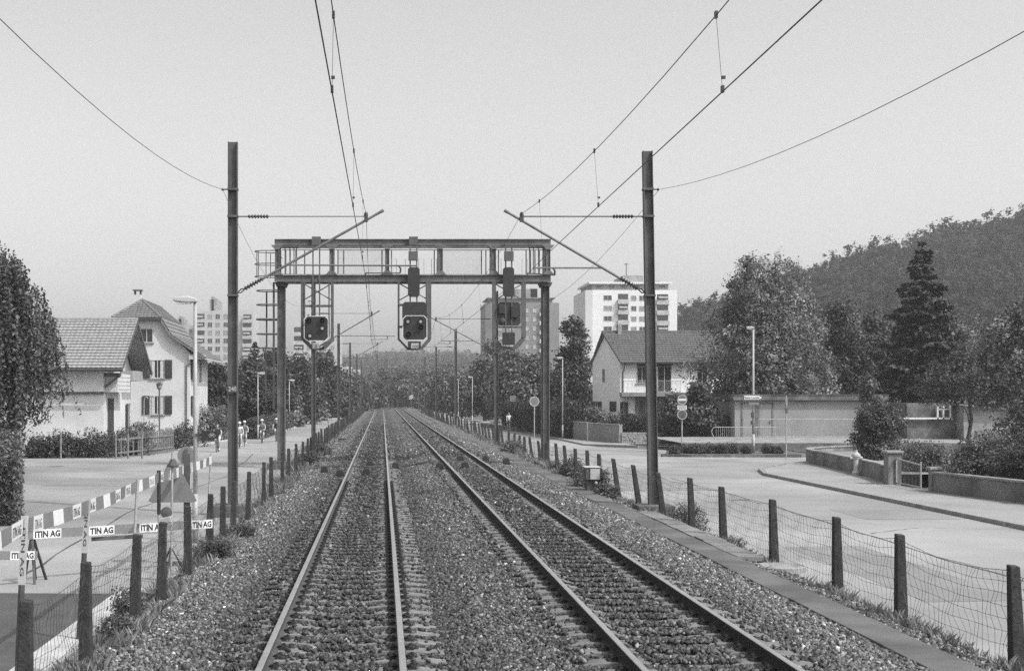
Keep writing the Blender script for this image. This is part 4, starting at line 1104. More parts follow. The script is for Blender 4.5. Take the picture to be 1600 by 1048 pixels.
mb = MB(); mb.beam(W(143, 842, 25.95), W(223, 837, 26.4), .03, .07)
tag(mb.build("wooden_lath", STEEL), "short dark lath hung under the long lettered board", "lath")
e = empty("folding_trestle", (XW(52, 25.1), 25.1, .2), "dark folding A-shaped trestle that carries the boards' left end", "trestle")
for dx, dy in ((-.03, -.2), (.02, .45)):
    mb = MB()
    for px0, px1, sx in ((50, 44, 0), (50, 61, 1)):
        a = W(px0, 833, 25.1); b = Vector((XW(px1, 25.1) + dx, 25.1 + dy, .2)); mb.beam(a, b, .045, .03)
    mb.build("leg", STEEL_D, e)
mb = MB(); mb.beam(W(46, 872, 25.0), W(57, 872, 25.0), .04, .03); mb.build("crossbar", STEEL_D, e)

# sign backs standing on the street
e = empty("warning_sign", (XW(270, 27.6), 27.6, .2), "grey back of a triangular sign on a stand behind the barrier tape", "road sign")
xc = XW(270, 27.6); zb, zt = ZW(782, 27.6), ZW(717, 27.6); hw = .47
mb = MB(); mb.prismY([(xc - hw, zb), (xc - hw + .06, zb - .03), (xc + hw - .06, zb - .03), (xc + hw, zb), (xc + .05, zt), (xc, zt + .03), (xc - .05, zt)], 27.58, 27.60); mb.build("plate", SIGNBACK, e)
mb = MB(); mb.beam((xc - .3, 27.62, zb + .25), (xc + .3, 27.62, zb + .25), .03, .05); mb.build("stiffener", STEEL, e)
xp = XW(293, 27.6)
mb = MB(); mb.box(xp - .08, xp + .04, 27.63, 27.69, .2, zt + .1); mb.build("post", STEEL, e)
mb = MB(); mb.beam((xp - .5, 27.66, .24), (xp + .45, 27.66, .24), .09, .08); mb.beam((xp, 27.3, .24), (xp, 28.2, .24), .09, .08); mb.build("foot", STEEL_D, e)
e = empty("round_sign", (XW(290, 46), 46, .2), "grey back of a round sign on a low post by the near street lamp", "road sign")
xc, zc = XW(291, 46), ZW(711, 46)
mb = MB(); mb.lathe([(.02, 0), (.29, 0), (.29, .02), (.02, .025)], (xc, 46, zc), 28, 'y'); mb.build("plate", SIGNBACK, e)
mb = MB(); mb.box(xc - .05, xc + .05, 45.92, 45.99, .2, zc + .2); mb.build("post", STEEL, e)
mb = MB(); mb.lathe([(.3, .2), (.3, .26), (.08, .30)], (xc, 45.95, 0), 16); mb.build("foot", RUBBER, e)
e = empty("site_lamp", (XW(267, 26.2), 26.2, .2), "slim rod carrying a conical lamp hat with a tripod foot behind the barrier", "site lamp")
xp = XW(267, 26.2)
mb = MB(); mb.tube((xp, 26.2, .25), (xp + .03, 26.2, ZW(706, 26.2)), .022, 8); mb.build("rod", STEEL_L, e)
zz = ZW(729, 26.2); mb = MB(); mb.lathe([(.10, zz), (.105, zz + .02), (.045, zz + .10), (.03, zz + .14)], (xp + .03, 26.2, 0), 16); mb.build("lamp_hat", STEEL_D, e)
mb = MB()
for a in (.4, 2.5, 4.6): mb.tube((xp, 26.2, .72), (xp + .28 * math.cos(a), 26.2 + .28 * math.sin(a), .21), .016, 6)
mb.build("tripod_leg", STEEL_D, e)
e = empty("warning_lamp", (XW(258, 25.6), 25.6, .9), "small round warning lamp on its battery box, hung on the lettered board", "warning lamp")
x, z = XW(260, 25.6), ZW(800, 25.6)
mb = MB(); mb.lathe([(.03, -.05), (.10, -.04), (.10, .04), (.03, .05)], (x, 25.6, z), 18, 'y'); mb.build("lens", STEEL, e)
mb = MB(); mb.beam((x - .13, 25.6, z - .17), (x + .1, 25.6, z - .12), .14, .12); mb.build("battery_box", STEEL_L, e, bevel=.02)
mb = MB(); mb.beam((x, 25.6, z - .2), (x - .02, 25.6, z - .30), .04, .04); mb.build("bracket", STEEL_D, e)

# ------------------------------------------------------------------ street lamps
def street_lamp(x, y, z0, h, label, arm=-.5, r=.05, group=None, head_l=.52, sign=False):
    e = empty("street_lamp", (x, y, z0), label, "street lamp", group)
    mb = MB(); mb.tube((x, y, z0 - .05), (x, y, z0 + h), r, 12, r * .78); mb.build("pole", STEEL_L, e, smooth=True)
    mb = MB(); mb.tube((x, y, z0), (x, y, z0 + 1.1), r * 1.25, 12); mb.build("base_sleeve", STEEL_L, e, smooth=True)
    s = 1 if arm > 0 else -1; hl = head_l
    mb = MB(); zt = z0 + h
    prof = [(s * -.05, zt - .05), (s * hl * .35, zt - .06), (s * hl * .95, zt - .03), (s * hl, zt + .02), (s * hl * .9, zt + .07), (s * hl * .3, zt + .09), (s * -.04, zt + .04)]
    mb.prismY([(x + a, b) for a, b in prof], y - .1, y + .1); mb.build("lamp_head", CONC_L, e, bevel=.03)
    mb = MB(); mb.box(min(x + s * .1, x + s * hl * .85), max(x + s * .1, x + s * hl * .85), y - .075, y + .075, zt - .085, zt - .05); mb.build("lamp_glass", WHITE, e)
    return e
lp = street_lamp(-4.19, 31.9, .2, ZW(469, 31.9) - .2, "tall pale street lamp on the building site corner, carrying the bicycle sign", -.5, .052, "street lamps", .5)
e = empty("direction_sign", (-4.19, 31.86, 2.6), "dark arrow sign with a bicycle symbol fixed to the near lamp pole", "road sign")
ys_ = 31.82; X = lambda px: XW(px, ys_); Z = lambda py: ZW(py, ys_)
mb = MB(); mb.prismY([(X(310), Z(679)), (X(319), Z(673)), (X(341), Z(673)), (X(341), Z(685)), (X(319), Z(685))], ys_ - .01, ys_ + .01); mb.build("plate", BLACK, e)
mb = MB(); sc_ = .0042
def ring(mb, c, r, w_, y, n=14):
    vs = []
    for k in range(n):
        a = 6.283 * k / n
        for q in (r, r - w_): vs.append((c[0] + q * math.cos(a), y, c[1] + q * math.sin(a)))
    mb.add(vs, [(2 * k, 2 * k + 1, (2 * k + 3) % (2 * n), (2 * k + 2) % (2 * n)) for k in range(n)])
yb = ys_ - .014; c1, c2 = (X(328.5), Z(680.3)), (X(334.5), Z(680.3))
ring(mb, c1, .032, .008, yb); ring(mb, c2, .032, .008, yb)
for a, b in (((328.5, 680.3), (330, 677)), ((330, 677), (333.4, 677)), ((333.4, 677), (334.5, 680.3)), ((330, 677), (331.3, 680.3)), ((331.3, 680.3), (333.6, 677)), ((329, 676), (330.6, 676)), ((333.2, 676.2), (334.5, 675.6))):
    mb.beam((X(a[0]), yb, Z(a[1])), (X(b[0]), yb, Z(b[1])), .007, .003, up=(0, 1, 0))
mb.build("bicycle_symbol", CONC_L, e)
mb = MB(); mb.box(X(305), X(312), ys_ + .01, ys_ + .03, Z(681), Z(677)); mb.build("clamp", STEEL_D, e)
far = [(403, 583, 693, "lamp post on the cycle path verge, first one beyond the riders"), (452, 594, 662, "second lamp post along the cycle path beyond the riders"), (481, 600, 660, "third lamp post along the cycle path, seen beside the mast"), (501, 604, 655, "fourth lamp post along the cycle path"), (512.5, 606.5, 650, "fifth lamp post along the cycle path, small before the trees"), (545, 612, 642, "tiny farthest lamp post of the cycle path")]
for px, pt, pb, lb in far:
    Y = F * 5.5 / (pb - pt) if pb - pt > 60 else F * 5.5 / (pb - pt) * 1.0
    Y = {403: 107, 452: 146, 481: 182, 501: 222, 512.5: 258, 545: 330}[px]
    street_lamp(XW(px, Y), Y, .2, ZW(pt, Y) - .2, lb, .5, .05, "street lamps", .6)
for px, pt, Y, lb in ((879, 559, 112, "lamp post in front of the dark tree beside the white house"), (738, 589, 165, "lamp post on the street side half way to the bend"), (716, 593, 205, "small lamp post on the street side before the dark hedge"), (698, 596, 250, "tiny farthest lamp post on the street side")):
    street_lamp(XW(px, Y), Y, .1, ZW(pt, Y) - .1, lb, -.5, .05, "street lamps", .5)
lp2 = street_lamp(XW(1177, 83.5), 83.5, .14, ZW(512, 83.5) - .14, "lamp post on the planted island carrying the white arrow sign", -.4, .075, "street lamps", .42)
mb = MB(); x = XW(1176.5, 83.5); mb.box(x - .14, x + .02, 83.34, 83.43, ZW(652, 83.5), ZW(644, 83.5)); mb.build("fuse_box", STEEL_D, lp2)
e = empty("direction_sign", (x, 83.3, 3.5), "white arrow shaped direction sign with dark border on the island lamp post", "road sign")
Ys = 83.3; X = lambda px: XW(px, Ys); Z = lambda py: ZW(py, Ys)
for nm, m_, g_, dy in (("rim", CONC_L, 0, 0), ("border", BLACK, .55, -.012), ("plate", WHITE, 1.7, -.024)):
    o_ = g_; tip = 1195 - o_ * (2.2 if nm == "plate" else 1.2); nk = 1187 - o_ * (.6 if nm != "plate" else 1.0)
    mb = MB(); mb.prismY([(X(1161 + o_), Z(616 + o_)), (X(nk), Z(616 + o_)), (X(tip), Z(621)), (X(nk), Z(626 - o_)), (X(1161 + o_), Z(626 - o_))], Ys + dy - .01, Ys + dy + .01); mb.build(nm, m_, e)
mb = MB(); mb.text("Bains Lucédé", .19, (X(1163.6), Ys - .037, Z(623.0)), width=X(1186) - X(1163.6), thick=.02); mb.build("lettering", STEEL_D, e)
mb = MB(); mb.box(X(1170), X(1186), Ys - .01, Ys + .01, Z(632.5), Z(628.5)); mb.build("lower_plate", SIGNBACK, e)

def disc_sign(px, py, rpx, Y, zb, label, face="ring", post=True, name="road_sign"):
    x, z, r = XW(px, Y), ZW(py, Y), rpx * Y / F
    e = empty(name, (x, Y, zb), label, "road sign")
    mb = MB(); mb.lathe([(r * .02, 0), (r, 0), (r, .025), (r * .02, .03)], (x, Y, z), 28, 'y'); mb.build("plate", SIGNBACK, e)
    mb = MB(); ring(mb, (x, z), r, r * .14, Y - .004, 28); mb.build("rim", CONC_L, e)
    if post: mb = MB(); mb.tube((x, Y + .06, zb - .05), (x, Y + .06, z), .035, 8); mb.tube((x, Y + .06, z - r * 1.7), (x, Y + .06, z - r * .6), .05, 8); mb.build("post", STEEL_L, e)
    return e
disc_sign(835, 627, 7.6, 92, .1, "grey round sign with pale rim on a post in front of the gantry leg")
# no entry, plate, no parking on one post
Y = 88; e = empty("road_sign", (XW(1066, Y), Y, .05), "no entry disc above a small lettered plate and a second dark disc on one post", "road sign")
X = lambda px: XW(px, Y); Z = lambda py: ZW(py, Y)
mb = MB(); mb.tube((X(1066), Y + .08, 0), (X(1066), Y + .08, Z(618)), .04, 8); mb.build("post", STEEL_L, e)
RED = M("sign_red_tone", 0.11, rough=.5, var=.05)
for py, nm in ((624.5, "no_entry_disc"), (647.5, "no_parking_disc")):
    r = 7.7 * Y / F
    mb = MB(); mb.lathe([(.02, 0), (r, 0), (r, .03), (.02, .03)], (X(1066), Y, Z(py)), 28, 'y'); d = mb.build(nm, RED if nm[3] == 'e' else STEEL, e)
    mb = MB(); ring(mb, (X(1066), Z(py)), r, r * .14, Y - .004, 28); mb.build("rim", CONC_L, d)
    if nm == "no_entry_disc": mb = MB(); mb.box(X(1060), X(1072), Y - .012, Y - .002, Z(626), Z(622.5)); mb.build("bar", WHITE, d)
    else: mb = MB(); mb.beam((X(1062), Y - .006, Z(644)), (X(1070), Y - .006, Z(651)), .05, .006, up=(0, 1, 0)); mb.build("bar", CONC_D, d)
mb = MB(); mb.box(X(1058.5), X(1073), Y - .01, Y + .01, Z(640), Z(633)); d = mb.build("supplementary_plate", WHITE, e)
mb = MB()
for k in range(2): mb.box(X(1060), X(1071.5), Y - .016, Y - .008, Z(635.3 + 3 * k), Z(634.2 + 3 * k))
mb.build("lettering_line", STEEL, d)
Y = 78.5; e = empty("road_sign", (XW(1229, Y), Y, .05), "slim post with a round sign seen almost edge on, beside the planted island", "road sign")
X = lambda px: XW(px, Y); Z = lambda py: ZW(py, Y)
mb = MB(); mb.tube((X(1228.5), Y, 0), (X(1228.5), Y, Z(618)), .036, 8); mb.build("post", STEEL_L, e)
mb = MB(); mb.lathe([(.02, 0), (.28, 0), (.28, .03), (.02, .03)], (0, 0, 0), 24, 'x'); d = mb.build("plate", SIGNBACK, e, local=True)
d.location = (X(1228) - XW(1229, Y), -.05, Z(628) - .05); d.rotation_euler = (0, 0, R(-28))
mb = MB(); mb.box(X(1227), X(1230.5), Y - .06, Y + .04, Z(645), Z(637)); mb.build("box", STEEL, e)
# rest of small street things on the right side
mb = MB(); Y = 140; mb.box(XW(797, Y), XW(806, Y), Y, Y + .1, ZW(627, Y), ZW(618, Y)); x = XW(807.5, Y)
e = empty("information_sign", (x, Y, .1), "thin post with a small square panel beside the walking person", "road sign")
mb.build("panel", SIGNBACK, e); mb = MB(); mb.tube((x, Y, 0), (x, Y, ZW(624, Y)), .04, 6); mb.beam((XW(800, Y), Y, ZW(624, Y)), (x, Y, ZW(624, Y)), .04, .04); mb.build("post", STEEL, e)
# ------------------------------------------------------------------ houses
def tile_quad(mb, A, B, C, D, course=.34, pitch=.27, amp=.013, rise=.05):
    """tiled slope: A-B the eave, D-C the top edge"""
    A, B, C, D = map(Vector, (A, B, C, D))
    n = (B - A).cross(D - A).normalized()
    if n.z < 0: n = -n
    nr = max(2, round((D - A).length / course)); nc = max(4, int((B - A).length / pitch * 4))
    lines = []
    for k in range(nr):
        for t, up in ((k / nr, rise), ((k + 1) / nr, 0.0)):
            a, b = A.lerp(D, t), B.lerp(C, t)
            lines.append([a.lerp(b, j / nc) + n * (up + amp * math.sin(2 * math.pi * (a.lerp(b, j / nc) - A).dot((B - A).normalized()) / pitch)) for j in range(nc + 1)])
    vs = [p for l in lines for p in l]
    mb.add(vs, [(i * (nc + 1) + j, i * (nc + 1) + j + 1, (i + 1) * (nc + 1) + j + 1, (i + 1) * (nc + 1) + j) for i in range(len(lines) - 1) for j in range(nc)])
    q = [p - n * .02 for p in (A, B, C, D)] + [p - n * .14 for p in (A, B, C, D)]
    mb.add(q, [(0, 1, 2, 3), (7, 6, 5, 4), (0, 4, 5, 1), (1, 5, 6, 2), (2, 6, 7, 3), (3, 7, 4, 0)])
def facade(par, origin, u, items, name="window"):
    """items: (kind, a0, a1, z0, z1) along the wall direction u from origin; the outward normal is u turned clockwise"""
    o, u = Vector(origin), Vector(u).normalized(); n = Vector((u.y, -u.x, 0))
    P = lambda a, z, d: Vector((o.x + u.x * a + n.x * d, o.y + u.y * a + n.y * d, z))
    def slab(mb, a0, a1, z0, z1, d0, d1):
        mb.add([P(a0, z0, d0), P(a1, z0, d0), P(a1, z0, d1), P(a0, z0, d1), P(a0, z1, d0), P(a1, z1, d0), P(a1, z1, d1), P(a0, z1, d1)], [(3, 2, 1, 0), (4, 5, 6, 7), (0, 1, 5, 4), (1, 2, 6, 5), (2, 3, 7, 6), (3, 0, 4, 7)])
    for it in items:
        kind, a0, a1, z0, z1 = it[:5]
        if kind in ("win", "door"):
            mb = MB(); slab(mb, a0, a1, z0, z1, .0, .012); w_ = mb.build("window" if kind == "win" else "door", GLASS if kind == "win" else SHUT, par)
            mb = MB(); f = .055
            slab(mb, a0 - f, a0, z0 - f, z1 + f, 0, .05); slab(mb, a1, a1 + f, z0 - f, z1 + f, 0, .05); slab(mb, a0, a1, z1, z1 + f, 0, .05); slab(mb, a0, a1, z0 - f, z0, 0, .05)
            if kind == "win":
                am = (a0 + a1) / 2; slab(mb, am - .03, am + .03, z0, z1, .0125, .04)
            else:
                for k in range(1, 6): am = a0 + (a1 - a0) * k / 6; slab(mb, am - .012, am + .012, z0, z1, .0125, .03)
            mb.build("frame", CONC_L if kind == "win" else STEEL, w_)
            if kind == "win":
                mb = MB(); slab(mb, a0 - .12, a1 + .12, z0 - .13, z0 - .057, 0, .12); mb.build("sill", CONC, w_)
                if len(it) > 5 and 'c' in it[5]:
                    mb = MB(); slab(mb, a0 + .03, a0 + (a1 - a0) * .28, z0, z1, .0125, .016); slab(mb, a1 - (a1 - a0) * .28, a1 - .03, z0, z1, .0125, .016); mb.build("curtain", CURT, w_)
        elif kind == "shutter":
            mb = MB(); slab(mb, a0, a1, z0, z1, .052, .085)
            for k in range(1, int((z1 - z0) / .12)): slab(mb, a0 + .06, a1 - .06, z0 + k * .12 - .02, z0 + k * .12 + .03, .086, .10)
            mb.build("shutter", SHUT, par)
        elif kind == "slab":
            mb = MB(); slab(mb, a0, a1, z0, z1, it[5], it[6]); mb.build(it[7], it[8], par)

# house with the long tiled roof
e = empty("house", (-19, 80, .2), "small pale house with a long tiled roof facing the street and a boarded balcony gable", "house")
x1, ya, yb_, xl = -15.66, 80.0, 88.6, -27.0
mb = MB(); mb.prismX([(ya, .1), (yb_, .1), (yb_, 5.15), (84.25, 7.75), (ya, 5.2)], xl, x1); wl = mb.build("wall", STUCCO_G, e)
mb = MB()
tile_quad(mb, (xl - .8, 79.0, 5.02), (-14.45, 79.0, 5.02), (-14.45, 84.2, 8.02), (xl - .8, 84.2, 8.02), course=.36)
tile_quad(mb, (-14.45, 89.5, 4.98), (xl - .8, 89.5, 4.98), (xl - .8, 84.2, 8.02), (-14.45, 84.2, 8.02), course=.36)
mb.tube((xl - .8, 84.2, 8.02), (-14.45, 84.2, 8.02), .11, 8); mb.build("roof", TILE, e)
mb = MB(); q = [(-15.6, 79.05, 4.86), (-14.5, 79.05, 4.86), (-14.5, 84.2, 7.83), (-15.6, 84.2, 7.83), (-14.5, 89.4, 4.86), (-15.6, 89.4, 4.86)]
mb.add(q + [(a, b, c_ - .03) for a, b, c_ in q], [(0, 1, 2, 3), (3, 2, 4, 5), (9, 8, 7, 6), (11, 10, 8, 9)]); mb.build("soffit", CONC, e)
mb = MB(); mb.tube((xl - .8, 78.9, 4.93), (-14.45, 78.9, 4.93), .07, 8); mb.build("gutter", STEEL_D, e)
mb = MB()
mb.beam((-14.46, 79.0, 4.90), (-14.46, 84.2, 7.88), .04, .22); mb.beam((-14.46, 84.2, 7.88), (-14.46, 89.5, 4.84), .04, .22); mb.build("verge_board", STEEL, e)
mb = MB(); mb.box(xl, -15.6, 79.86, 80.0, 3.60, 3.72); mb.box(-15.66, -14.7, 80.0, 80.16, 4.6, 4.78); mb.beam((-15.6, 80.1, 4.0), (-14.75, 80.1, 4.65), .12, .12); mb.build("timber_beam", STEEL, e)
mb = MB(); mb.box(xl, -15.68, 79.90, 79.995, 3.72, 5.1); mb.build("boarded_wall", M("weathered_boards", .62, var=.12, scale=2, fine=.15), e)
bc = MB(); bc.box(-15.64, -14.95, 80.35, 84.4, 3.70, 3.83); bc.box(-15.05, -14.95, 80.35, 84.4, 3.83, 4.75); bc.box(-15.64, -15.05, 80.35, 80.45, 3.83, 4.75); bl = bc.build("balcony", M("balcony_boards", .5, var=.08, scale=2), e)
mb = MB()
for k in range(4): mb.box(-14.948, -14.93, 80.36, 84.39, 3.86 + k * .23, 3.87 + k * .23)
mb.build("board_joint", CONC, bl)
mb = MB(); mb.box(-15.62, -14.9, 85.0, 88.6, 4.4, 5.0); mb.build("gable_boarding", M("gable_boards", .27, var=.12, scale=2), e)
facade(e, (x1, 80, 0), (0, 1, 0), [("door", 1.15, 2.75, .6, 3.3), ("shutter", 6.7, 7.3, 1.2, 3.0), ("win", 7.35, 8.1, 1.2, 3.0), ("win", 1.2, 2.6, 4.5, 5.6)])
# the gabled house behind it
e = empty("house", (-17, 100, .2), "tall plastered house with half hipped tiled roof, chimney and dark shutters", "house")
xa, xb, y0, y1 = -20.8, -13.5, 100.0, 110.0
xr = -17.15
mb = MB(); mb.prismY([(xa, .1), (xb, .1), (xb, 6.5), (-14.6, 7.6), (-15.75, 8.95), (-18.55, 8.95), (-19.7, 7.6), (xa, 6.5)], y0, y1); mb.build("wall", STUCCO_G, e)
mb = MB()
zr, zh = 10.35, 8.98
tile_quad(mb, (-18.9, 99.55, zh), (-15.5, 99.55, zh), (xr, 101.6, zr), (xr, 101.6, zr), course=.34)
for s, yr0, yr1 in ((1, 99.55, 110.5),):
    tile_quad(mb, (-14.75, yr0, 7.75), (-14.75, yr1, 7.75), (-15.5, yr1, zh), (-15.5, yr0, zh))
    tile_quad(mb, (-12.35, yr0, 6.15), (-12.35, yr1, 6.15), (-14.75, yr1, 7.75), (-14.75, yr0, 7.75))
    tile_quad(mb, (-15.5, yr0, zh), (-15.5, yr1, zh), (xr, yr1, zr), (xr, 101.6, zr))
    tile_quad(mb, (-19.6, yr1, 7.75), (-19.6, yr0, 7.75), (-18.85, yr0, zh), (-18.85, yr1, zh))
    tile_quad(mb, (-21.9, yr1, 6.15), (-21.9, yr0, 6.15), (-19.6, yr0, 7.75), (-19.6, yr1, 7.75))
    tile_quad(mb, (-18.85, yr1, zh), (-18.85, yr0, zh), (xr, 101.6, zr), (xr, yr1, zr))
mb.tube((xr, 101.6, zr), (xr, 110.5, zr), .1, 8); mb.tube((-15.5, 99.55, zh + .03), (xr, 101.6, zr), .09, 6); mb.tube((-18.9, 99.55, zh + .03), (xr, 101.6, zr), .09, 6)
rf = mb.build("roof", TILE_D, e)
mb = MB(); mb.box(-17.85, -17.35, 102.2, 102.8, 9.5, 10.75); ch = mb.build("chimney", STUCCO_G, rf)
mb = MB()
for dx in (-.24, .16):
    for dy in (-.24, .16): mb.box(-17.6 + dx, -17.6 + dx + .08, 102.5 + dy, 102.5 + dy + .08, 10.75, 11.05)
mb.box(-17.92, -17.28, 102.16, 102.84, 11.05, 11.13); mb.build("chimney_cap", CONC_D, ch)
mb = MB(); mb.box(-13.55, -12.4, 99.7, 100.02, 6.05, 6.35); mb.box(-12.45, -12.3, 99.6, 110.4, 6.02, 6.14); mb.build("eaves_board", CONC_L, e)
mb = MB(); mb.path([(-12.4, 99.95, 6.1), (-13.0, 99.92, 6.0), (-13.75, 99.92, 5.6), (-13.75, 99.92, .3)], .05, 6); mb.build("downpipe", STEEL, e)
mb = MB(); mb.prismY([(-18.95, zh + .02), (-15.45, zh + .02), (-15.45, zh - .18), (-18.95, zh - .18)], 99.5, 99.54); mb.build("gutter", STEEL_D, e)
c = lambda px: XW(px, 100) - xa
zz = lambda py: ZW(py, 100)
facade(e, (xa, y0, 0), (1, 0, 0), [("win", c(220.5), c(238), zz(534), zz(514)), ("win", c(236.5), c(256), zz(589.5), zz(563), 'c'), ("shutter", c(222.5), c(234), zz(591), zz(562)), ("shutter", c(257.5), c(269), zz(591), zz(562)),
    ("win", c(236.5), c(256), zz(646), zz(619), 'c'), ("shutter", c(222.5), c(234), zz(647), zz(618)), ("shutter", c(257.5), c(269), zz(647), zz(618))])
facade(e, (xb, y0, 0), (0, 1, 0), [("shutter", .25, .8, zz(592), zz(562)), ("win", .85, 1.7, zz(591), zz(563)), ("shutter", 1.75, 2.3, zz(592), zz(562)), ("shutter", .25, .8, zz(648), zz(618)), ("win", .85, 1.7, zz(646), zz(619)), ("shutter", 1.75, 2.3, zz(648), zz(618)), ("win", 5, 6, zz(591), zz(563))])

# white house on the right
e = empty("house", (22, 118, .1), "white two storey house with steep gable, tiled roof and balcony, behind the tall leaning mast", "house")
Yh = 118.0; X = lambda px: XW(px, Yh); Z = lambda py: ZW(py, Yh)
xg, xf, xe = X(926), X(969), X(1185)
# gable wall faces the track, main wall faces the street corner
y2 = Yh + 9.0; ym = Yh + 5.0
mb = MB(); ze = Z(563); zr = Z(520) + .25
yg = Yh + 6.0; xg = XW(926, yg); gf = .55; y2 = yg; gxr, gyr = xf + (xg - xf) * gf, Yh + (yg - Yh) * gf; ym = gyr
mb.prismX([(Yh, 0), (y2, 0), (y2, ze), (ym, zr - .35), (Yh, ze)], xf, xe); 
mb.add([(xf, Yh, 0), (xf, Yh, ze), (gxr, gyr, zr - .3), (xg, yg, ze), (xg, yg, 0), (xf, gyr, zr - .3), (xf, y2, ze), (xf, y2, 0)], [(0, 1, 2, 3, 4), (1, 5, 2), (2, 5, 6, 3), (3, 6, 7, 4)])   # the ridge end stands on the gable wall
mb.build("wall", M("stucco_bright", .86, var=.04, scale=.8, fine=.05, fscale=30, stain=.05), e)
mb = MB()
tile_quad(mb, (xf - .05, Yh - .55, ze - .15), (xe + .3, Yh - .55, ze - .15), (xe + .3, ym, zr), (gxr - .3, gyr - .25, zr), course=.33)
tile_quad(mb, (xe + .3, y2 + .4, ze - .15), (xg - .15, y2 + .4, ze - .15), (gxr - .3, gyr - .25, zr), (xe + .3, ym, zr), course=.33)
mb.tube((gxr - .3, gyr - .25, zr), (xe + .3, ym, zr), .1, 6)
rf = mb.build("roof", M("roof_tile_brown", .10, rough=.8, var=.16, scale=2.5, fine=.15, fscale=9), e)
mb = MB(); mb.box(X(974), X(980), ym - .6, ym + .2, zr - .4, zr + .6); mb.build("chimney", CONC, rf)
mb = MB(); mb.tube((xf - .1, Yh - .6, ze - .2), (xe, Yh - .6, ze - .2), .07, 8); mb.path([(X(975), Yh - .6, ze - .25), (X(974), Yh - .1, ze - .8), (X(973), Yh - .08, ze - 1), (X(973), Yh - .08, Z(613))], .05, 6); mb.build("gutter", STEEL_D, e)
mb = MB(); mb.box(xf - .05, xe - 3, Yh - 1.1, Yh, Z(619), Z(613)); bl = mb.build("balcony_slab", CONC, e)
mb = MB()
for px in range(971, 1060, 2): mb.tube((X(px), Yh - 1.05, Z(613)), (X(px), Yh - 1.05, Z(595)), .012, 4)
mb.tube((X(970), Yh - 1.05, Z(595)), (X(1060), Yh - 1.05, Z(595)), .025, 6); mb.build("balcony_railing", STEEL_L, bl)
a = lambda px: X(px) - xf
facade(e, (xf, Yh, 0), (1, 0, 0), [("win", a(996), a(1010), Z(597), Z(573)), ("win", a(1028), a(1048), Z(611), Z(573)), ("win", a(1090), a(1104), Z(597), Z(573)), ("win", a(1012), a(1022), Z(597), Z(573)), ("slab", a(996), a(1049), Z(572), Z(569), 0, .08, "shutter_box", STEEL_D),
    ("door", a(1000), a(1006), .4, Z(628)), ("shutter", a(968.8), a(972), Z(650), Z(628)), ("shutter", a(977), a(981), Z(657), Z(628)), ("win", a(972.4), a(976.6), Z(650), Z(628)), ("slab", a(992), a(1040), .2, Z(620), .0, .03, "recess_wall", CONC)])
# gable openings (narrow slit, shutters at the foot)
gd = Vector((xg - xf, yg - Yh, 0)); gl = gd.length
G = lambda px: (X(969) - X(px)) / (X(969) - X(926)) * gl
go = Vector((xg, yg, 0)); gu = -gd.normalized()
facade(e, go, gu, [("slab", gl - G(942), gl - G(945.5), Z(596), Z(575), 0, .03, "slit_window", CONC), ("shutter", gl - G(927.5), gl - G(931), Z(642), Z(627)), ("win", gl - G(931.6), gl - G(936.8), Z(642), Z(628)), ("shutter", gl - G(937.5), gl - G(941), Z(642), Z(627)), ("door", gl - G(954), gl - G(963), Z(642), Z(628))])

# low flat roofed building with doors, right
e = empty("garage", (28, 98, .5), "long low flat roofed grey building with double doors behind railings", "garage")
Yg = 98.0; X = lambda px: XW(px, Yg); Z = lambda py: ZW(py, Yg)
LGREY = M("render_grey", .25, var=.08, scale=.8, fine=.1, stain=.12)
mb = MB(); mb.box(X(1148), X(1380), Yg, Yg + 7, .3, Z(626)); mb.build("wall", LGREY, e)
mb = MB(); mb.box(X(1144), X(1386), Yg - .35, Yg + 7.3, Z(625), Z(617)); mb.box(X(1143), X(1387), Yg - .4, Yg + 7.4, Z(617), Z(616)); mb.build("roof", CONC_D, e)
DOOR = M("door_grey", .24, var=.08, scale=1)
for a_, b_ in ((1160.5, 1178), (1186.5, 1206)):
    mb = MB(); mb.box(X(a_), X(b_), Yg - .012, Yg, Z(684), Z(631)); d = mb.build("door", DOOR, e)
    mb = MB(); mb.box(X(a_) - .1, X(a_), Yg - .05, Yg, Z(684), Z(630)); mb.box(X(b_), X(b_) + .1, Yg - .05, Yg, Z(684), Z(630)); mb.box(X(a_) - .1, X(b_) + .1, Yg - .05, Yg, Z(631), Z(629)); mb.build("frame", CONC_D, d)
    mb = MB(); mb.box(X(b_) - .2, X(b_) - .12, Yg - .06, Yg - .012, Z(662), Z(657)); mb.build("handle", STEEL_D, d)
mb = MB(); mb.box(X(1178.5), X(1186), Yg - .04, Yg, Z(684), Z(628)); mb.build("downpipe_panel", CONC_D, e)
sb = MB(); sb.box(18.6, 36, 88.0, 88.35, -.05, ZW(692, 88)); tag(sb.build("retaining_wall", CONC_D), "low dark retaining wall behind the planted island", "wall")
bank = MB(); bank.add([(18.6, 88.36, .57), (38, 88.36, .57), (44, 99, .8), (18.6, 99, .62)], [(0, 1, 2, 3)]); struct("ground", bank, M("dry_grass", .23, var=.3, scale=1.2, fine=.3, fscale=18, bump=.3))
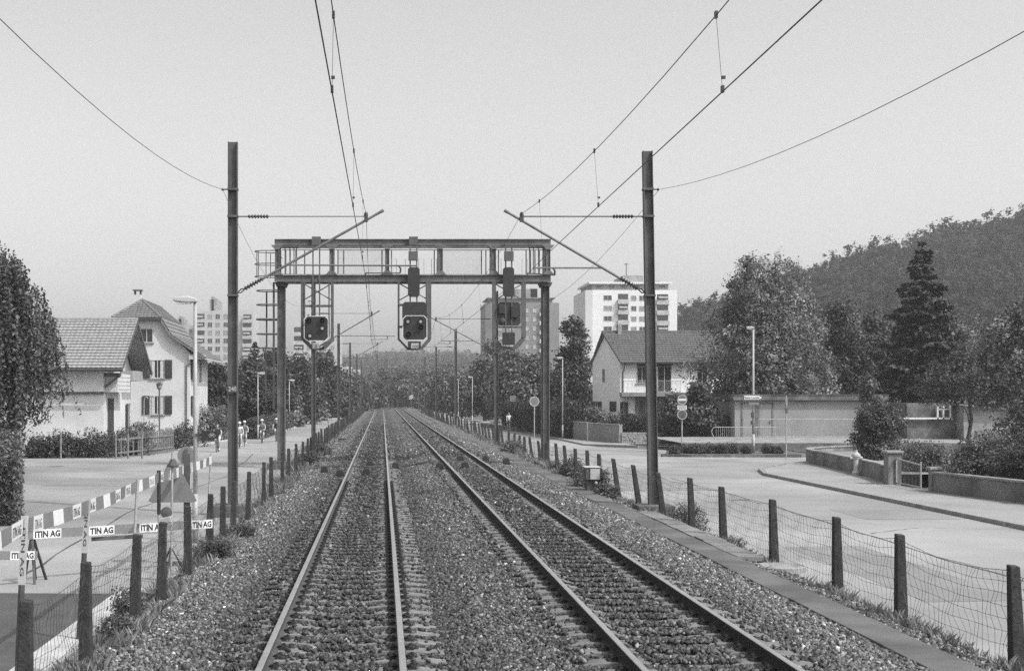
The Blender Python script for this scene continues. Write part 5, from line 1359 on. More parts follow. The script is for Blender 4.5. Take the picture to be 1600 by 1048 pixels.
def railing(x0, x1, y, z0, h, label, step=.14, curved=False):
    e = empty("railing", (x0, y, z0), label, "railing")
    mb = MB(); n = int((x1 - x0) / step)
    for i in range(n + 1): mb.tube((x0 + i * step, y, z0), (x0 + i * step, y, z0 + h), .012, 5)
    mb.build("baluster", STEEL_L, e)
    mb = MB(); mb.tube((x0, y, z0 + .1), (x1, y, z0 + .1), .016, 5)
    if curved: mb.path([(x0 - .05, y, z0)] + [(x0 - .25 + .3 * (1 - math.cos(t)) - .05, y, z0 + h - .3 + .3 * math.sin(t)) for t in np.linspace(-.6, 1.57, 8)] + [(x1, y, z0 + h)], .025, 6)
    else: mb.tube((x0, y, z0 + h), (x1, y, z0 + h), .025, 6)
    mb.build("handrail", STEEL_L, e)
railing(XW(1119, 94), XW(1213, 94), 94, .6, .82, "low grey railing with a rounded end in front of the flat roofed building's doors", curved=True)
railing(XW(1185, 96.5), XW(1372, 96.5), 96.5, .63, 1.28, "taller pale railing along the flat roofed building's long wall")

# small white building among the trees, right
e = empty("garden_house", (37, 92, .5), "little white building with tiled slope and dark glazed front among the garden trees", "garden house")
Yw = 92.0; X = lambda px: XW(px, Yw); Z = lambda py: ZW(py, Yw)
mb = MB(); mb.prismY([(X(1506), .4), (X(1600), .4), (X(1600), Z(640)), (X(1547), Z(634)), (X(1506), Z(632))], Yw, Yw + 6); mb.build("wall", CONC, e)
mb = MB(); tile_quad(mb, (X(1494), Yw - .5, Z(630)), (X(1610), Yw - .5, Z(640)), (X(1610), Yw + 4, Z(628)), (X(1500), Yw + 4, Z(624))); mb.build("roof", TILE_D, e)
mb = MB(); mb.box(X(1428), X(1506), Yw + 1.2, Yw + 5, .4, Z(630)); mb.build("veranda_wall", CONC_D, e)
mb = MB(); mb.box(X(1420), X(1497), Yw + .9, Yw + 1.1, Z(655), Z(652.5)); mb.box(X(1473), X(1475), Yw + .9, Yw + 1.1, Z(655), Z(633)); mb.box(X(1482), X(1484), Yw + .9, Yw + 1.1, Z(655), Z(635)); mb.box(X(1493), X(1495), Yw + .9, Yw + 1.1, Z(655), Z(633)); mb.box(X(1474), X(1494), Yw + .9, Yw + 1.1, Z(640), Z(639)); mb.build("veranda_frame", WHITE, e)

# ------------------------------------------------------------------ garden walls, gate, hydrant
WALL_L = M("garden_wall_plaster", .20, var=.22, scale=1.6, fine=.15, bump=.3, stain=.4)
def wall_run(name, pts, zb, zt, th, label, mat=None, cope=True, cat="wall"):
    e = empty(name, (pts[0][0], pts[0][1], zb), label, cat)
    mb = MB(); cp = MB()
    for p, q in zip(pts[:-1], pts[1:]):
        mb.beam((p[0], p[1], (zb + zt) / 2), (q[0], q[1], (zb + zt) / 2), th, zt - zb)
        if cope: cp.beam((p[0], p[1], zt + .03), (q[0], q[1], zt + .03), th + .1, .07)
    mb.build("masonry", mat or WALL_L, e)
    if cope: cp.build("coping", CONC, e, bevel=.01)
    return e
curve = [(19.55, 54.6), (20.1, 57.5), (20.6, 61.5), (21.1, 66), (21.55, 71.3), (21.75, 72.6), (22.4, 74.2), (23.6, 75.8), (25.3, 77.2), (28.5, 78.4)]
wall_run("garden_wall", curve, .1, .74, .22, "low curved garden wall around the corner bed where the hydrant stands")
bedm = M("garden_soil", .22, var=.3, scale=1.5, fine=.3)
bed = MB(); bed.add([(x + .05, y, .50) for x, y in curve] + [(34, 76, .55), (34, 52, .55), (20, 54.5, .5)], [tuple(range(len(curve) + 3))]); struct("ground", bed, bedm)
def pillar(x, y, h, wd, label):
    e = empty("gate_pillar", (x, y, .1), label, "pillar")
    mb = MB(); mb.box(x - wd / 2, x + wd / 2, y - wd / 2, y + wd / 2, .08, .1 + h); mb.build("shaft", WALL_L, e, bevel=.015)
    mb = MB(); mb.box(x - wd / 2 - .07, x + wd / 2 + .07, y - wd / 2 - .07, y + wd / 2 + .07, .1 + h, .19 + h); mb.build("cap", CONC, e, bevel=.015)
pillar(19.45, 54.2, 1.22, .5, "plastered gate pillar with flat cap at the end of the curved wall")
wall_run("garden_wall", [(19.45, 49.9), (19.75, 47.5), (20.2, 44.4)], .1, .78, .24, "straight stained garden wall under the overhanging shrubs, beyond the gate")
wall_run("garden_wall", [(20.35, 43.6), (20.6, 40), (20.9, 34)], .1, .78, .24, "garden wall piece continuing out of view past the last pillar")
pillar(20.3, 44.0, .98, .34, "slim plastered pillar closing the straight stained garden wall")
pillar(19.45, 50.1, .8, .3, "squat pillar where the straight stained wall meets the gate")
e = empty("garden_gate", (19.5, 52, .1), "open metal bar gate with pale frame between the two garden walls", "gate")
mb = MB()
for a, b in (((19.5, 53.9), (19.4, 53.88)), ((19.4, 51.2), (19.4, 51.2))): mb.beam((a[0], a[1], .12), (a[0], a[1], 1.12), .05, .05)
mb.beam((19.5, 53.9, 1.12), (19.4, 51.2, 1.0), .04, .05); mb.beam((19.5, 53.9, .2), (19.4, 51.2, .2), .04, .05); mb.build("frame", STEEL_L, e)
mb = MB()
for i in range(1, 18):
    t = i / 18; mb.tube((19.5 - .1 * t, 53.9 - 2.7 * t, .2), (19.5 - .1 * t, 53.9 - 2.7 * t, 1.1 - .1 * t), .01, 5)
mb.build("bar", STEEL, e)
mb = MB(); mb.beam((19.5, 50.3, .15), (20.3, 50.9, .15), .04, .04); mb.beam((19.5, 50.3, 1.0), (20.3, 50.9, 1.0), .04, .04)
for i in range(7): t = i / 6; mb.tube((19.5 + .8 * t, 50.3 + .6 * t, .15), (19.5 + .8 * t, 50.3 + .6 * t, 1.0), .012 if 0 < i < 6 else .03, 5)
mb.build("narrow_leaf", STEEL, e)
e = empty("hydrant", (20.05, 60.3, .13), "pale fire hydrant standing on the pavement against the curved garden wall", "hydrant")
hx, hy = 20.1, 60.3
HYD = M("hydrant_paint", .42, rough=.5, var=.12, scale=6)
mb = MB(); mb.lathe([(.15, .13), (.15, .2), (.17, .22), (.17, .28), (.105, .32), (.10, .78), (.12, .82), (.15, .86), (.15, .9)], (hx, hy, 0), 18); mb.build("standpipe", HYD, e, smooth=False)
mb = MB(); mb.lathe([(.17, .9), (.19, .94), (.17, 1.02), (.10, 1.08), (.06, 1.12), (.055, 1.18), (.02, 1.2)], (hx, hy, 0), 18); mb.build("cap", CONC_L, e)
for a in (3.3, 5.9):
    mb = MB(); d = Vector((math.cos(a), math.sin(a) * .7, 0)); mb.tube(Vector((hx, hy, .88)) + d * .12, Vector((hx, hy, .86)) + d * .26, .06, 10); mb.build("outlet", HYD, e)
wall_run("garden_wall", [(-14.2, 101), (-11.6, 112.5)], .15, .98, .22, "plain grey low wall behind the arrow sign and the first rider", M("grey_wall", .2, var=.1))
# pale wall, stone wall, kerbing near the white house
wall_run("garden_wall", [(14.95, 113.2), (15.75, 108.5)], .1, 1.42, .25, "first pale plain wall panel before the flowering shrubs, left of its joint", LGREY)
wall_run("garden_wall", [(15.8, 108.2), (17.05, 101.6)], .1, 1.38, .25, "long pale plain wall panel that ends beside the rough stone wall", LGREY)
e = empty("stone_wall", (17.1, 101.6, .05), "low wall of rough courses of stone behind the leaning mast", "wall")
STONEW = M("stone_blocks", .27, var=.3, scale=3, fine=.2, bump=.4)
mb = MB(); rr2 = random.Random(9)
for k in range(6):
    x = 17.1
    while x < 21.6:
        L = rr2.uniform(.25, .6); mb.box(x, min(x + L - .03, 21.7), 101.45 + rr2.uniform(0, .08), 101.9, .05 + k * .14, .05 + k * .14 + .125); x += L
mb.build("stonework", STONEW, e)
wall_run("garden_wall", [(11.2, 160), (12.4, 150), (14.2, 128), (14.6, 120)], .05, .42, .3, "long low kerb wall under the dark hedge, farther up the street", CONC_D, cope=False)
# ------------------------------------------------------------------ apartment towers
def tower(label, Y, depth, px0, px1, py_top, floors, fh_px, wins, balc, attic=None, lift=None, wall=None, chamfer=0, rot=0, side_w=None, antenna=None):
    X = lambda px: XW(px, Y); Z = lambda py: ZW(py, Y)
    e = empty("apartment_tower", (X((px0 + px1) / 2), Y, 0), label, "apartment block")
    wall = wall or STUCCO; z1 = Z(py_top); c = chamfer * Y / F
    fp = [(X(px0) + c, Y), (X(px1), Y), (X(px1), Y + depth), (X(px0), Y + depth), (X(px0), Y + c * .28)]
    mb = MB(); mb.prismZ(fp, 0, z1); mb.build("wall", wall, e)
    if attic:
        a0, a1, p0, p1, m_ = attic
        mb = MB(); mb.box(X(a0), X(a1), Y + 1.5, Y + depth - 1.5, z1, Z(p0)); at = mb.build("attic_storey", m_, e)
        mb = MB(); mb.box(X(a0) - .9, X(a1) + .9, Y + .6, Y + depth - .6, Z(p0), Z(p1)); mb.build("roof_slab", wall, at)
        for k in range(6):
            mb = MB(); q = a0 + (a1 - a0) * (k + .3) / 6; mb.box(X(q), X(q) + 1.6, Y + 1.44, Y + 1.5, z1 + .7, Z(p0) - .4); mb.build("window", GLASS, at)
    if lift:
        for l0, l1, q0, q1 in lift:
            mb = MB(); mb.box(X(l0), X(l1), Y + 4, Y + depth - 4, z1 - .2, Z(q0)); mb.build("lift_house", CONC if wall != STUCCO else CONC_L, e)
    if antenna:
        mb = MB(); mb.tube((X(antenna[0]), Y + 5, z1), (X(antenna[0]), Y + 5, Z(antenna[1])), .12, 6); mb.box(X(antenna[0]) - .6, X(antenna[0]) + .6, Y + 4.95, Y + 5.05, Z(antenna[1]) - .3, Z(antenna[1]) - .1); mb.build("antenna", STEEL, e)
    rr_ = random.Random(int(px0))
    for k in range(floors):
        base = balc_y0 + k * fh_px if False else None
        for (w0, w1, t0, t1) in wins:
            y0_, y1_ = t0 + k * fh_px, t1 + k * fh_px
            if Z(y1_) < .5: continue
            mb = MB(); mb.box(X(w0), X(w1), Y - .02, Y, Z(y1_), Z(y0_)); wv = mb.build("window", CONC_L if wall is TG else GLASS if rr_.random() < .5 else M("blind_grey", .22, var=.1), e)
            mb = MB(); f = .09
            mb.box(X(w0) - f, X(w0), Y - .1, Y, Z(y1_) - f, Z(y0_) + f); mb.box(X(w1), X(w1) + f, Y - .1, Y, Z(y1_) - f, Z(y0_) + f); mb.box(X(w0), X(w1), Y - .1, Y, Z(y1_) - f, Z(y1_)); mb.box((X(w0) + X(w1)) / 2 - .05, (X(w0) + X(w1)) / 2 + .05, Y - .06, Y - .022, Z(y1_), Z(y0_)); mb.build("frame", CONC_L, wv)
        for (b0, b1, t0, t1, proud) in balc:
            y0_, y1_ = t0 + k * fh_px, t1 + k * fh_px       # t0..t1: the dark opening, the parapet hangs below
            yp = y1_ + fh_px * .44
            if Z(yp) < .5: continue
            mb = MB(); mb.box(X(b0), X(b1), Y - .02, Y, Z(y1_), Z(y0_)); bo = mb.build("balcony_opening", GLASS, e)
            mb = MB(); mb.box(X(b0) - .15, X(b1) + .15, Y - proud, Y - proud + .15, Z(yp), Z(y1_)); mb.box(X(b0) - .15, X(b1) + .15, Y - proud + .15, Y, Z(yp), Z(yp) + .18)
            mb.box(X(b0) - .15, X(b0), Y - proud + .15, Y, Z(yp) + .18, Z(y1_)); mb.box(X(b1), X(b1) + .15, Y - proud + .15, Y, Z(yp) + .18, Z(y1_)); mb.build("parapet", WHITE if wall is TG else CONC_L, bo)
            if rr_.random() < .6: mb = MB(); mb.box(X(b0) + .2, X(b1) - .4, Y - proud - .4, Y - .3, Z(y0_ + (y1_ - y0_) * .5), Z(y0_ + (y1_ - y0_) * .5) + .12); mb.box(X(b0) + .2, X(b1) - .4, Y - proud - .4, Y - proud - .3, Z(y0_ + (y1_ - y0_) * .72), Z(y0_ + (y1_ - y0_) * .5)); mb.build("awning", CONC_L, bo)
    if side_w:
        for k in range(floors):
            for (s0, s1, t0, t1) in side_w:
                pass
    return e
TW = M("tower_white", .66, var=.04, scale=.2, fine=.04)
TG = M("tower_brown", .20, var=.08, scale=.3, fine=.1, fscale=6)
TL = M("tower_pale", .40, var=.05, scale=.2, fine=.05)
tower("white apartment tower with set back attic storey, rising behind the white house", 384, 24, 915, 1058, 453, 10, 16.2,
      [(944, 955.5, 461.5, 468.5), (986.5, 994, 462, 469), (999.5, 1008, 462, 469), (1012, 1020, 462, 469)], [(965.5, 981.5, 459, 468, 1.1), (1026.5, 1044, 459.5, 469, 1.1)],
      attic=(926, 1046, 443, 440, TG), lift=[(977.5, 1009, 428.5, 0), (1031, 1036, 437, 0)], wall=TW, chamfer=11, antenna=(983.5, 409))
tower("dark brick apartment tower seen behind the gantry leg on the street side", 438, 22, 758.6, 873.6, 473, 11, 14.2,
      [(779, 784, 482, 488), (797, 802, 482, 488), (821.5, 826, 482, 488), (833, 838, 482, 488)], [(843.5, 852, 481, 487.5, .9)],
      attic=(766, 864, 466, 464.3, TG), lift=[(807, 842, 450, 0), (831, 842, 449, 0)], wall=TG, chamfer=9)
tower("pale balconied apartment tower behind the tall numbered mast", 490, 22, 307, 395.5, 485.5, 11, 12.6,
      [(325, 331.5, 491, 498), (337, 343.5, 491, 498), (349.5, 356.5, 491, 498), (366, 371, 491, 498)], [(308, 319.5, 490, 498.5, 1.2), (380, 393, 491, 499, 1.6)],
      lift=[(325, 338, 466.5, 0), (328, 332, 462, 0)], wall=TL)
tower("lower pale apartment wing adjoining the balconied tower, beside the chimney house", 505, 18, 272, 306, 508, 9, 12.6, [(284, 289, 514, 520), (296, 300, 514, 520)], [], lift=[(274.5, 285, 497, 0), (277, 281, 493, 0)], wall=TL)
tower("apartment tower with stacked balconies seen under the first hanging signal", 454, 20, 459, 532, 508, 9, 13.7, [(480, 484, 513, 519), (488, 492, 513, 519), (505, 510, 513, 519), (517, 522, 513, 519)], [(459.5, 474.5, 511, 519, 1.3)], wall=TL)
# small houses far away beside the line
for px0, px1, pe, pr, Y, lb in ((530, 548, 583, 574, 420, "small white gabled house far off below the hill"), (548, 562, 586, 578, 470, "tiny pale roofed house farther off beside it"), (462, 500, 570, 563, 300, "pale low roof showing between the trees by the cycle path")):
    X = lambda px: XW(px, Y); Z = lambda py: ZW(py, Y)
    e = empty("house", (X(px0), Y, 0), lb, "house")
    mb = MB(); mb.prismX([(Y, 0), (Y + 8, 0), (Y + 8, Z(pe)), (Y + 4, Z(pr) - .1), (Y, Z(pe))], X(px0), X(px1)); mb.build("wall", STUCCO, e)
    mb = MB(); mb.prismX([(Y - .5, Z(pe) - .1), (Y + 4, Z(pr)), (Y + 8.5, Z(pe) - .1), (Y + 8.5, Z(pe) + .1), (Y + 4, Z(pr) + .25), (Y - .5, Z(pe) + .1)], X(px0) - .4, X(px1) + .4); mb.build("roof", CONC, e)
    mb = MB(); mb.box(X(px0) + 1, X(px0) + 2.2, Y - .03, Y, Z(pe) - 2.2, Z(pe) - .9); mb.build("window", GLASS, e)

# ------------------------------------------------------------------ people and bicycles
def skin_body(name, chains, mat, parent, extra=None):
    """chains of (point, radius) that share named joints; grown into one surface"""
    vs, rad, ed, key = [], [], [], {}
    for ch in chains:
        prev = None
        for nm, p, r in ch:
            if nm in key: i = key[nm]
            else:
                i = len(vs); vs.append(p); rad.append(r); key[nm] = i
            if prev is not None: ed.append((prev, i))
            prev = i
    me = bpy.data.meshes.new(name); me.from_pydata(vs, ed, [])
    o = bpy.data.objects.new(name, me); COL.objects.link(o)
    md = o.modifiers.new("skin", 'SKIN'); md.use_smooth_shade = True
    o.modifiers.new("sub", 'SUBSURF').levels = 1
    for i, r in enumerate(rad): me.skin_vertices[0].data[i].radius = (r, r)
    me.skin_vertices[0].data[0].use_root = True
    dg = bpy.context.evaluated_depsgraph_get(); dg.update()
    ev = o.evaluated_get(dg); nm_ = bpy.data.meshes.new_from_object(ev)
    bpy.data.objects.remove(o); bpy.data.meshes.remove(me)
    nm_.name = name
    if extra is not None:
        bm = bmesh.new(); bm.from_mesh(nm_)
        t = bpy.data.meshes.new("t"); t.from_pydata(extra.v, [], extra.f); bm.from_mesh(t); bm.to_mesh(nm_); bm.free(); bpy.data.meshes.remove(t)
    for p in nm_.polygons: p.use_smooth = True
    nm_.materials.clear(); nm_.materials.append(mat)
    o = bpy.data.objects.new(name, nm_); COL.objects.link(o); o.parent = parent
    return o
def head_shape(c):
    mb = MB(); c = Vector(c)
    mb.ball(c, .078, .095, .115, 14, 10); mb.ball(c + Vector((0, -.012, -.05)), .06, .08, .07, 12, 8)
    mb.add([c + Vector(q) for q in ((-.018, -.088, -.02), (.018, -.088, -.02), (0, -.122, -.018), (0, -.09, .03))], [(0, 1, 2), (0, 2, 3), (1, 3, 2), (0, 3, 1)])
    for s in (-1, 1): mb.ball(c + Vector((s * .08, .005, -.005)), .012, .022, .032, 8, 6)
    return mb
def face_parts(c, par):
    c = Vector(c)
    mb = MB()
    for s in (-1, 1): mb.ball(c + Vector((s * .032, -.085, .012)), .014, .012, .009, 8, 6)
    mb.box(c.x - .024, c.x + .024, c.y - .094, c.y - .086, c.z - .064, c.z - .056); mb.build("eye", HAIR, par, local=True)
def hand_chain(nm, w_, d, side):
    """palm and five bent fingers of different lengths, starting at the wrist joint nm"""
    w_, d = Vector(w_), Vector(d).normalized(); s = Vector((side, 0, 0)); dn = Vector((0, 0, -1))
    palm = w_ + d * .06
    out = [[(nm, tuple(w_), .026), (nm + "palm", tuple(palm), .030)]]
    for k, L in enumerate((.062, .075, .07, .055)):
        o_ = s * (.027 - .018 * k) * -1
        a = palm + d * .03 + o_; b = a + d * L * .5 + dn * .012; c_ = b + d * L * .3 + dn * .04
        out.append([(nm + "palm", tuple(palm), .030), (nm + "k%d" % k, tuple(a), .0105), (nm + "m%d" % k, tuple(b), .0095), (nm + "t%d" % k, tuple(c_), .008)])
    a = palm - d * .02 - s * .036; b = a + d * .035 - s * .012 + dn * .02
    out.append([(nm + "palm", tuple(palm), .030), (nm + "th", tuple(a), .0115), (nm + "tt", tuple(b), .009)])
    return out
def cyclist(px, py_b, Y, sc, shirt, shorts, helmet, labp, labb, rot=0.0, lk=.0, bare=False):
    x = XW(px, Y); z = .2
    b = empty("bicycle", (x, Y, z), labb, "bicycle", "bicycles ridden along the path"); p = empty("person", (x, Y, z), labp, "person")
    for o in (b, p): o.scale = (sc,) * 3; o.rotation_euler = (0, 0, rot)
    # bicycle, riding towards -Y
    r = .33
    for yy in (-.52, .50):
        mb = MB(); n = 24
        mb.path([(0, yy + (r - .015) * math.cos(a), r + (r - .015) * math.sin(a)) for a in np.linspace(0, 2 * math.pi, n, endpoint=False)], .02, 6, closed=True); wh = mb.build("wheel", RUBBER, b, local=True)
        mb = MB()
        for k in range(9): a = k * math.pi / 9; mb.tube((0.01 * (-1) ** k, yy + .3 * math.cos(a), r + .3 * math.sin(a)), (-.01 * (-1) ** k, yy - .3 * math.cos(a), r - .3 * math.sin(a)), .0025, 4)
        mb.tube((-.04, yy, r), (.04, yy, r), .02, 8); mb.build("spoke", STEEL_L, wh, local=True)
    mb = MB(); bb = (0, .08, .29); st = (0, .22, .86); hd = (0, -.40, .86); hd2 = (0, -.44, .72); re = (0, .5, r); fr = (0, -.52, r)
    for a, q in ((bb, st), (bb, hd2), ((0, .20, .80), hd)): mb.tube(a, q, .018, 8)
    for s in (-.05, .05): mb.tube(bb, (s, .5, r), .011, 6); mb.tube((0, .2, .78), (s, .5, r), .010, 6); mb.tube((s * .8, -.45, .66), (s, -.52, r), .012, 6)
    mb.tube(hd2, (0, -.38, .98), .018, 8); mb.build("frame", STEEL, b, local=True)
    mb = MB(); mb.path([(-.27, -.34, 1.02), (-.22, -.40, 1.03), (0, -.42, 1.0), (.22, -.40, 1.03), (.27, -.34, 1.02)], .013, 8); mb.build("handlebar", BLACK, b, local=True)
    mb = MB(); mb.add([(-.07, .34, .90), (.07, .34, .90), (.02, .08, .90), (-.02, .08, .90), (-.08, .36, .94), (.08, .36, .94), (.022, .07, .93), (-.022, .07, .93)], [(3, 2, 1, 0), (4, 5, 6, 7), (0, 1, 5, 4), (1, 2, 6, 5), (2, 3, 7, 6), (3, 0, 4, 7)]); mb.tube((0, .22, .86), (0, .22, .9), .014, 6); mb.build("saddle", BLACK, b, local=True)
    mb = MB(); mb.tube((-.08, .08, .29), (.08, .08, .29), .02, 8); mb.tube((.09, .08, .29), (.09, -.02, .17), .012, 6); mb.tube((-.09, .08, .29), (-.09, .18, .41), .012, 6); mb.box(.08, .19, -.06, .02, .155, .175); mb.box(-.19, -.08, .14, .22, .40, .42); mb.lathe([(.02, -.005), (.09, -.005), (.09, .005), (.02, .005)], (.06, .08, .29), 14, 'x'); mb.build("crank", STEEL_D, b, local=True)
    # rider
    J = dict(pel=(0, .22, .97), waist=(0, .14, 1.12), chest=(0, .0, 1.32), neck=(0, -.07, 1.47), headb=(0, -.10, 1.54))
    ch = [[("pel", J['pel'], .125), ("waist", J['waist'], .115), ("chest", J['chest'], .135), ("neck", J['neck'], .055), ("headb", J['headb'], .06)]]
    for s in (-1, 1):
        kn = (s * .12, -.12, .62) if s > 0 else (s * .12, -.20, .80); an = (s * .12, .0, .24) if s > 0 else (s * .12, .16, .47); toe = (an[0], an[1] - .16, an[2] - .06)
        ch.append([("pel", J['pel'], .125), ("hip%d" % s, (s * .09, .16, .94), .09), ("kn%d" % s, kn, .06), ("an%d" % s, an, .04), ("toe%d" % s, toe, .035)])
        ch.append([("chest", J['chest'], .135), ("sh%d" % s, (s * .17, -.04, 1.40), .06), ("el%d" % s, (s * .27, -.18, 1.20), .042), ("wr%d" % s, (s * .245, -.33, 1.075), .028)])
        ch += hand_chain("wr%d" % s, (s * .245, -.33, 1.075), (0, -.75, -.35), s)
    hc = (0, -.125, 1.63)
    skin_body("body", ch, SKIN, p, head_shape(hc)); face_parts(hc, p)
    ts = [[("pel", (0, .20, .99), .145), ("waist", J['waist'], .142), ("chest", J['chest'], .155), ("nk", (0, -.055, 1.43), .085)]]
    for s in (-1, 1): ts.append([("chest", J['chest'], .155), ("sh%d" % s, (s * .17, -.04, 1.39), .083), ("sl%d" % s, (s * .225, -.115, 1.29), .068)])
    skin_body("shirt", ts, shirt, p)
    ss = [[("w", (0, .17, 1.04), .12), ("pel", J['pel'], .145)]]
    for s in (-1, 1): ss.append([("pel", J['pel'], .145), ("hip%d" % s, (s * .1, .13, .92), .11), ("th%d" % s, (s * .115, -.02, .79 if s > 0 else .86), .088)])
    skin_body("shorts", ss, shorts, p)
    for s in (-1, 1):
        an = Vector((s * .12, .0, .24) if s > 0 else (s * .12, .16, .47)); mb = MB(); mb.ball(an + Vector((0, -.09, -.055)), .048, .135, .042, 10, 6); mb.build("shoe", CLOTH_W, p, smooth=True, local=True)
    c = Vector(hc)
    mb = MB(); mb.ball(c + Vector((0, .012, .025)), .085, .10, .105, 14, 10); mb.build("hair", HAIR, p, smooth=True, local=True)
    hp = p.children[-1]; hp.location = (0, .015, .01)
    if helmet:
        prof = [(.118, 0), (.122, .03), (.105, .085), (.06, .12), (.005, .132)]
        mb = MB(); mb.lathe(prof, (0, 0, 0), 16); hm = mb.build("helmet", WHITE, p, smooth=True, local=True); hm.location = c + Vector((0, .0, .05)); hm.scale = (1, 1.25, 1.05)
    return p
cyclist(340, 706, 83.5, .95, CLOTH_D, CLOTH_W, False, "person without helmet in dark top and pale shorts riding foremost past the arrow sign", "bicycle of the foremost rider who wears no helmet")
cyclist(374, 699, 90, .92, CLOTH_W, CLOTH_W, True, "helmeted person in white top riding half hidden behind the numbered mast", "bicycle of the white clad rider beside the numbered mast", rot=.12)
cyclist(382, 696, 94, .92, CLOTH_M, CLOTH_M, True, "helmeted person in grey top riding close behind the white clad one", "bicycle of the grey clad rider following the white clad one", rot=.1)
cyclist(409.5, 692, 99, .93, CLOTH_M, CLOTH_D, True, "person with white helmet and bare pale arms riding alone between mast and gantry leg", "bicycle of the single rider between mast and gantry leg")
cyclist(432, 689, 103, .93, CLOTH_D, CLOTH_W, True, "helmeted person in dark top seen beside the ladder and gantry leg", "bicycle of the rider half hidden at the gantry leg")
# walking person on the far pavement
Y = 140; x = XW(795, Y); p = empty("person", (x, Y, .1), "person in a white top and dark shorts walking on the pavement beside the hedge", "person")
ch = [[("pel", (0, 0, .95), .13), ("waist", (0, -.01, 1.1), .115), ("chest", (0, -.02, 1.32), .135), ("neck", (0, -.02, 1.48), .055), ("headb", (0, -.03, 1.54), .06)]]
for s in (-1, 1):
    ch.append([("pel", (0, 0, .95), .13), ("hip%d" % s, (s * .09, 0, .9), .09), ("kn%d" % s, (s * .09, -s * .12 - .03, .5), .06), ("an%d" % s, (s * .09, -s * .22 + .05, .1), .04), ("toe%d" % s, (s * .1, -s * .22 - .1, .04), .035)])
    ch.append([("chest", (0, -.02, 1.32), .135), ("sh%d" % s, (s * .18, 0, 1.4), .06), ("el%d" % s, (s * .23, s * .08 + .03, 1.12), .042), ("wr%d" % s, (s * .22, s * .18 - .08, .88), .028)])
    ch += hand_chain("wr%d" % s, (s * .22, s * .18 - .08, .88), (0, -.2, -.8), s)
hc = (0, -.05, 1.63); skin_body("body", ch, SKIN, p, head_shape(hc)); face_parts(hc, p)
ts = [[("pel", (0, 0, .9), .15), ("waist", (0, -.01, 1.1), .145), ("chest", (0, -.02, 1.32), .155), ("nk", (0, -.02, 1.44), .085)]]
for s in (-1, 1): ts.append([("chest", (0, -.02, 1.32), .155), ("sh%d" % s, (s * .18, 0, 1.4), .083), ("sl%d" % s, (s * .215, s * .05 + .02, 1.22), .07)])
skin_body("shirt", ts, CLOTH_W, p)
ss = [[("w", (0, 0, 1.0), .12), ("pel", (0, 0, .93), .14)]]
for s in (-1, 1): ss.append([("pel", (0, 0, .93), .14), ("hip%d" % s, (s * .1, 0, .85), .11), ("th%d" % s, (s * .1, -s * .08, .6), .09)])
skin_body("shorts", ss, CLOTH_D, p)
mb = MB(); mb.ball((hc[0], hc[1] + .02, hc[2] + .03), .088, .10, .11, 14, 10); h_ = mb.build("hair", HAIR, p, smooth=True, local=True)
# a white car far up the street
Y = 335; x = XW(652, Y); e = empty("parked_car", (x, Y, .05), "tiny white car far up the street by the bend", "car")
mb = MB(); prof = [(-2.0, .35), (-2.05, .7), (-1.9, .85), (-1.0, .95), (-.45, 1.42), (.9, 1.45), (1.6, .95), (2.0, .9), (2.05, .4)]
mb.prismX([(Y + a, .05 + b) for a, b in prof], x - .82, x + .82); mb.build("body", WHITE, e, bevel=.06)
mb = MB(); mb.add([(x - .7, Y - .98, 1.03), (x + .7, Y - .98, 1.03), (x + .62, Y - .50, 1.44), (x - .62, Y - .50, 1.44)], [(0, 1, 2, 3)]); mb.build("windscreen", GLASS, e)
for s in (-.7, .7):
    for yy in (-1.25, 1.3): mb = MB(); mb.lathe([(.1, -.1), (.31, -.1), (.31, .1), (.1, .1)], (x + s, Y + yy, .36), 16, 'x'); mb.build("wheel", RUBBER, e)
    mb = MB(); mb.lathe([(.02, 0), (.09, 0), (.09, .05), (.02, .06)], (x + s * .85, Y - 2.1, .75), 12, 'y'); mb.build("headlight", GLASS, e)
# small marker boards with slanted stripes beside the line, far off
for px, py, Y, lb in ((567.5, 622, 290, "small striped distance board on the cycle path side before the bend"), (642.5, 620, 300, "small striped distance board on the street side before the bend")):
    x, z = XW(px, Y), ZW(py, Y); e = empty("marker_board", (x, Y, .3), lb, "marker board")
    mb = MB(); mb.box(x - .45, x + .45, Y, Y + .03, z - .45, z + .45); mb.build("board", STEEL_D, e)
    for k in (-.3, .05, .4): mb = MB(); mb.beam((x - .45 + max(0, k), Y - .01, z - .45 + max(0, -k)), (x + .45 + min(0, k), Y - .01, z + .45 + min(0, -k)), .14, .01, up=(0, 1, 0)); mb.build("stripe", WHITE, e)
    mb = MB(); mb.tube((x, Y + .05, 0), (x, Y + .05, z + .3), .05, 6); mb.build("post", STEEL, e)

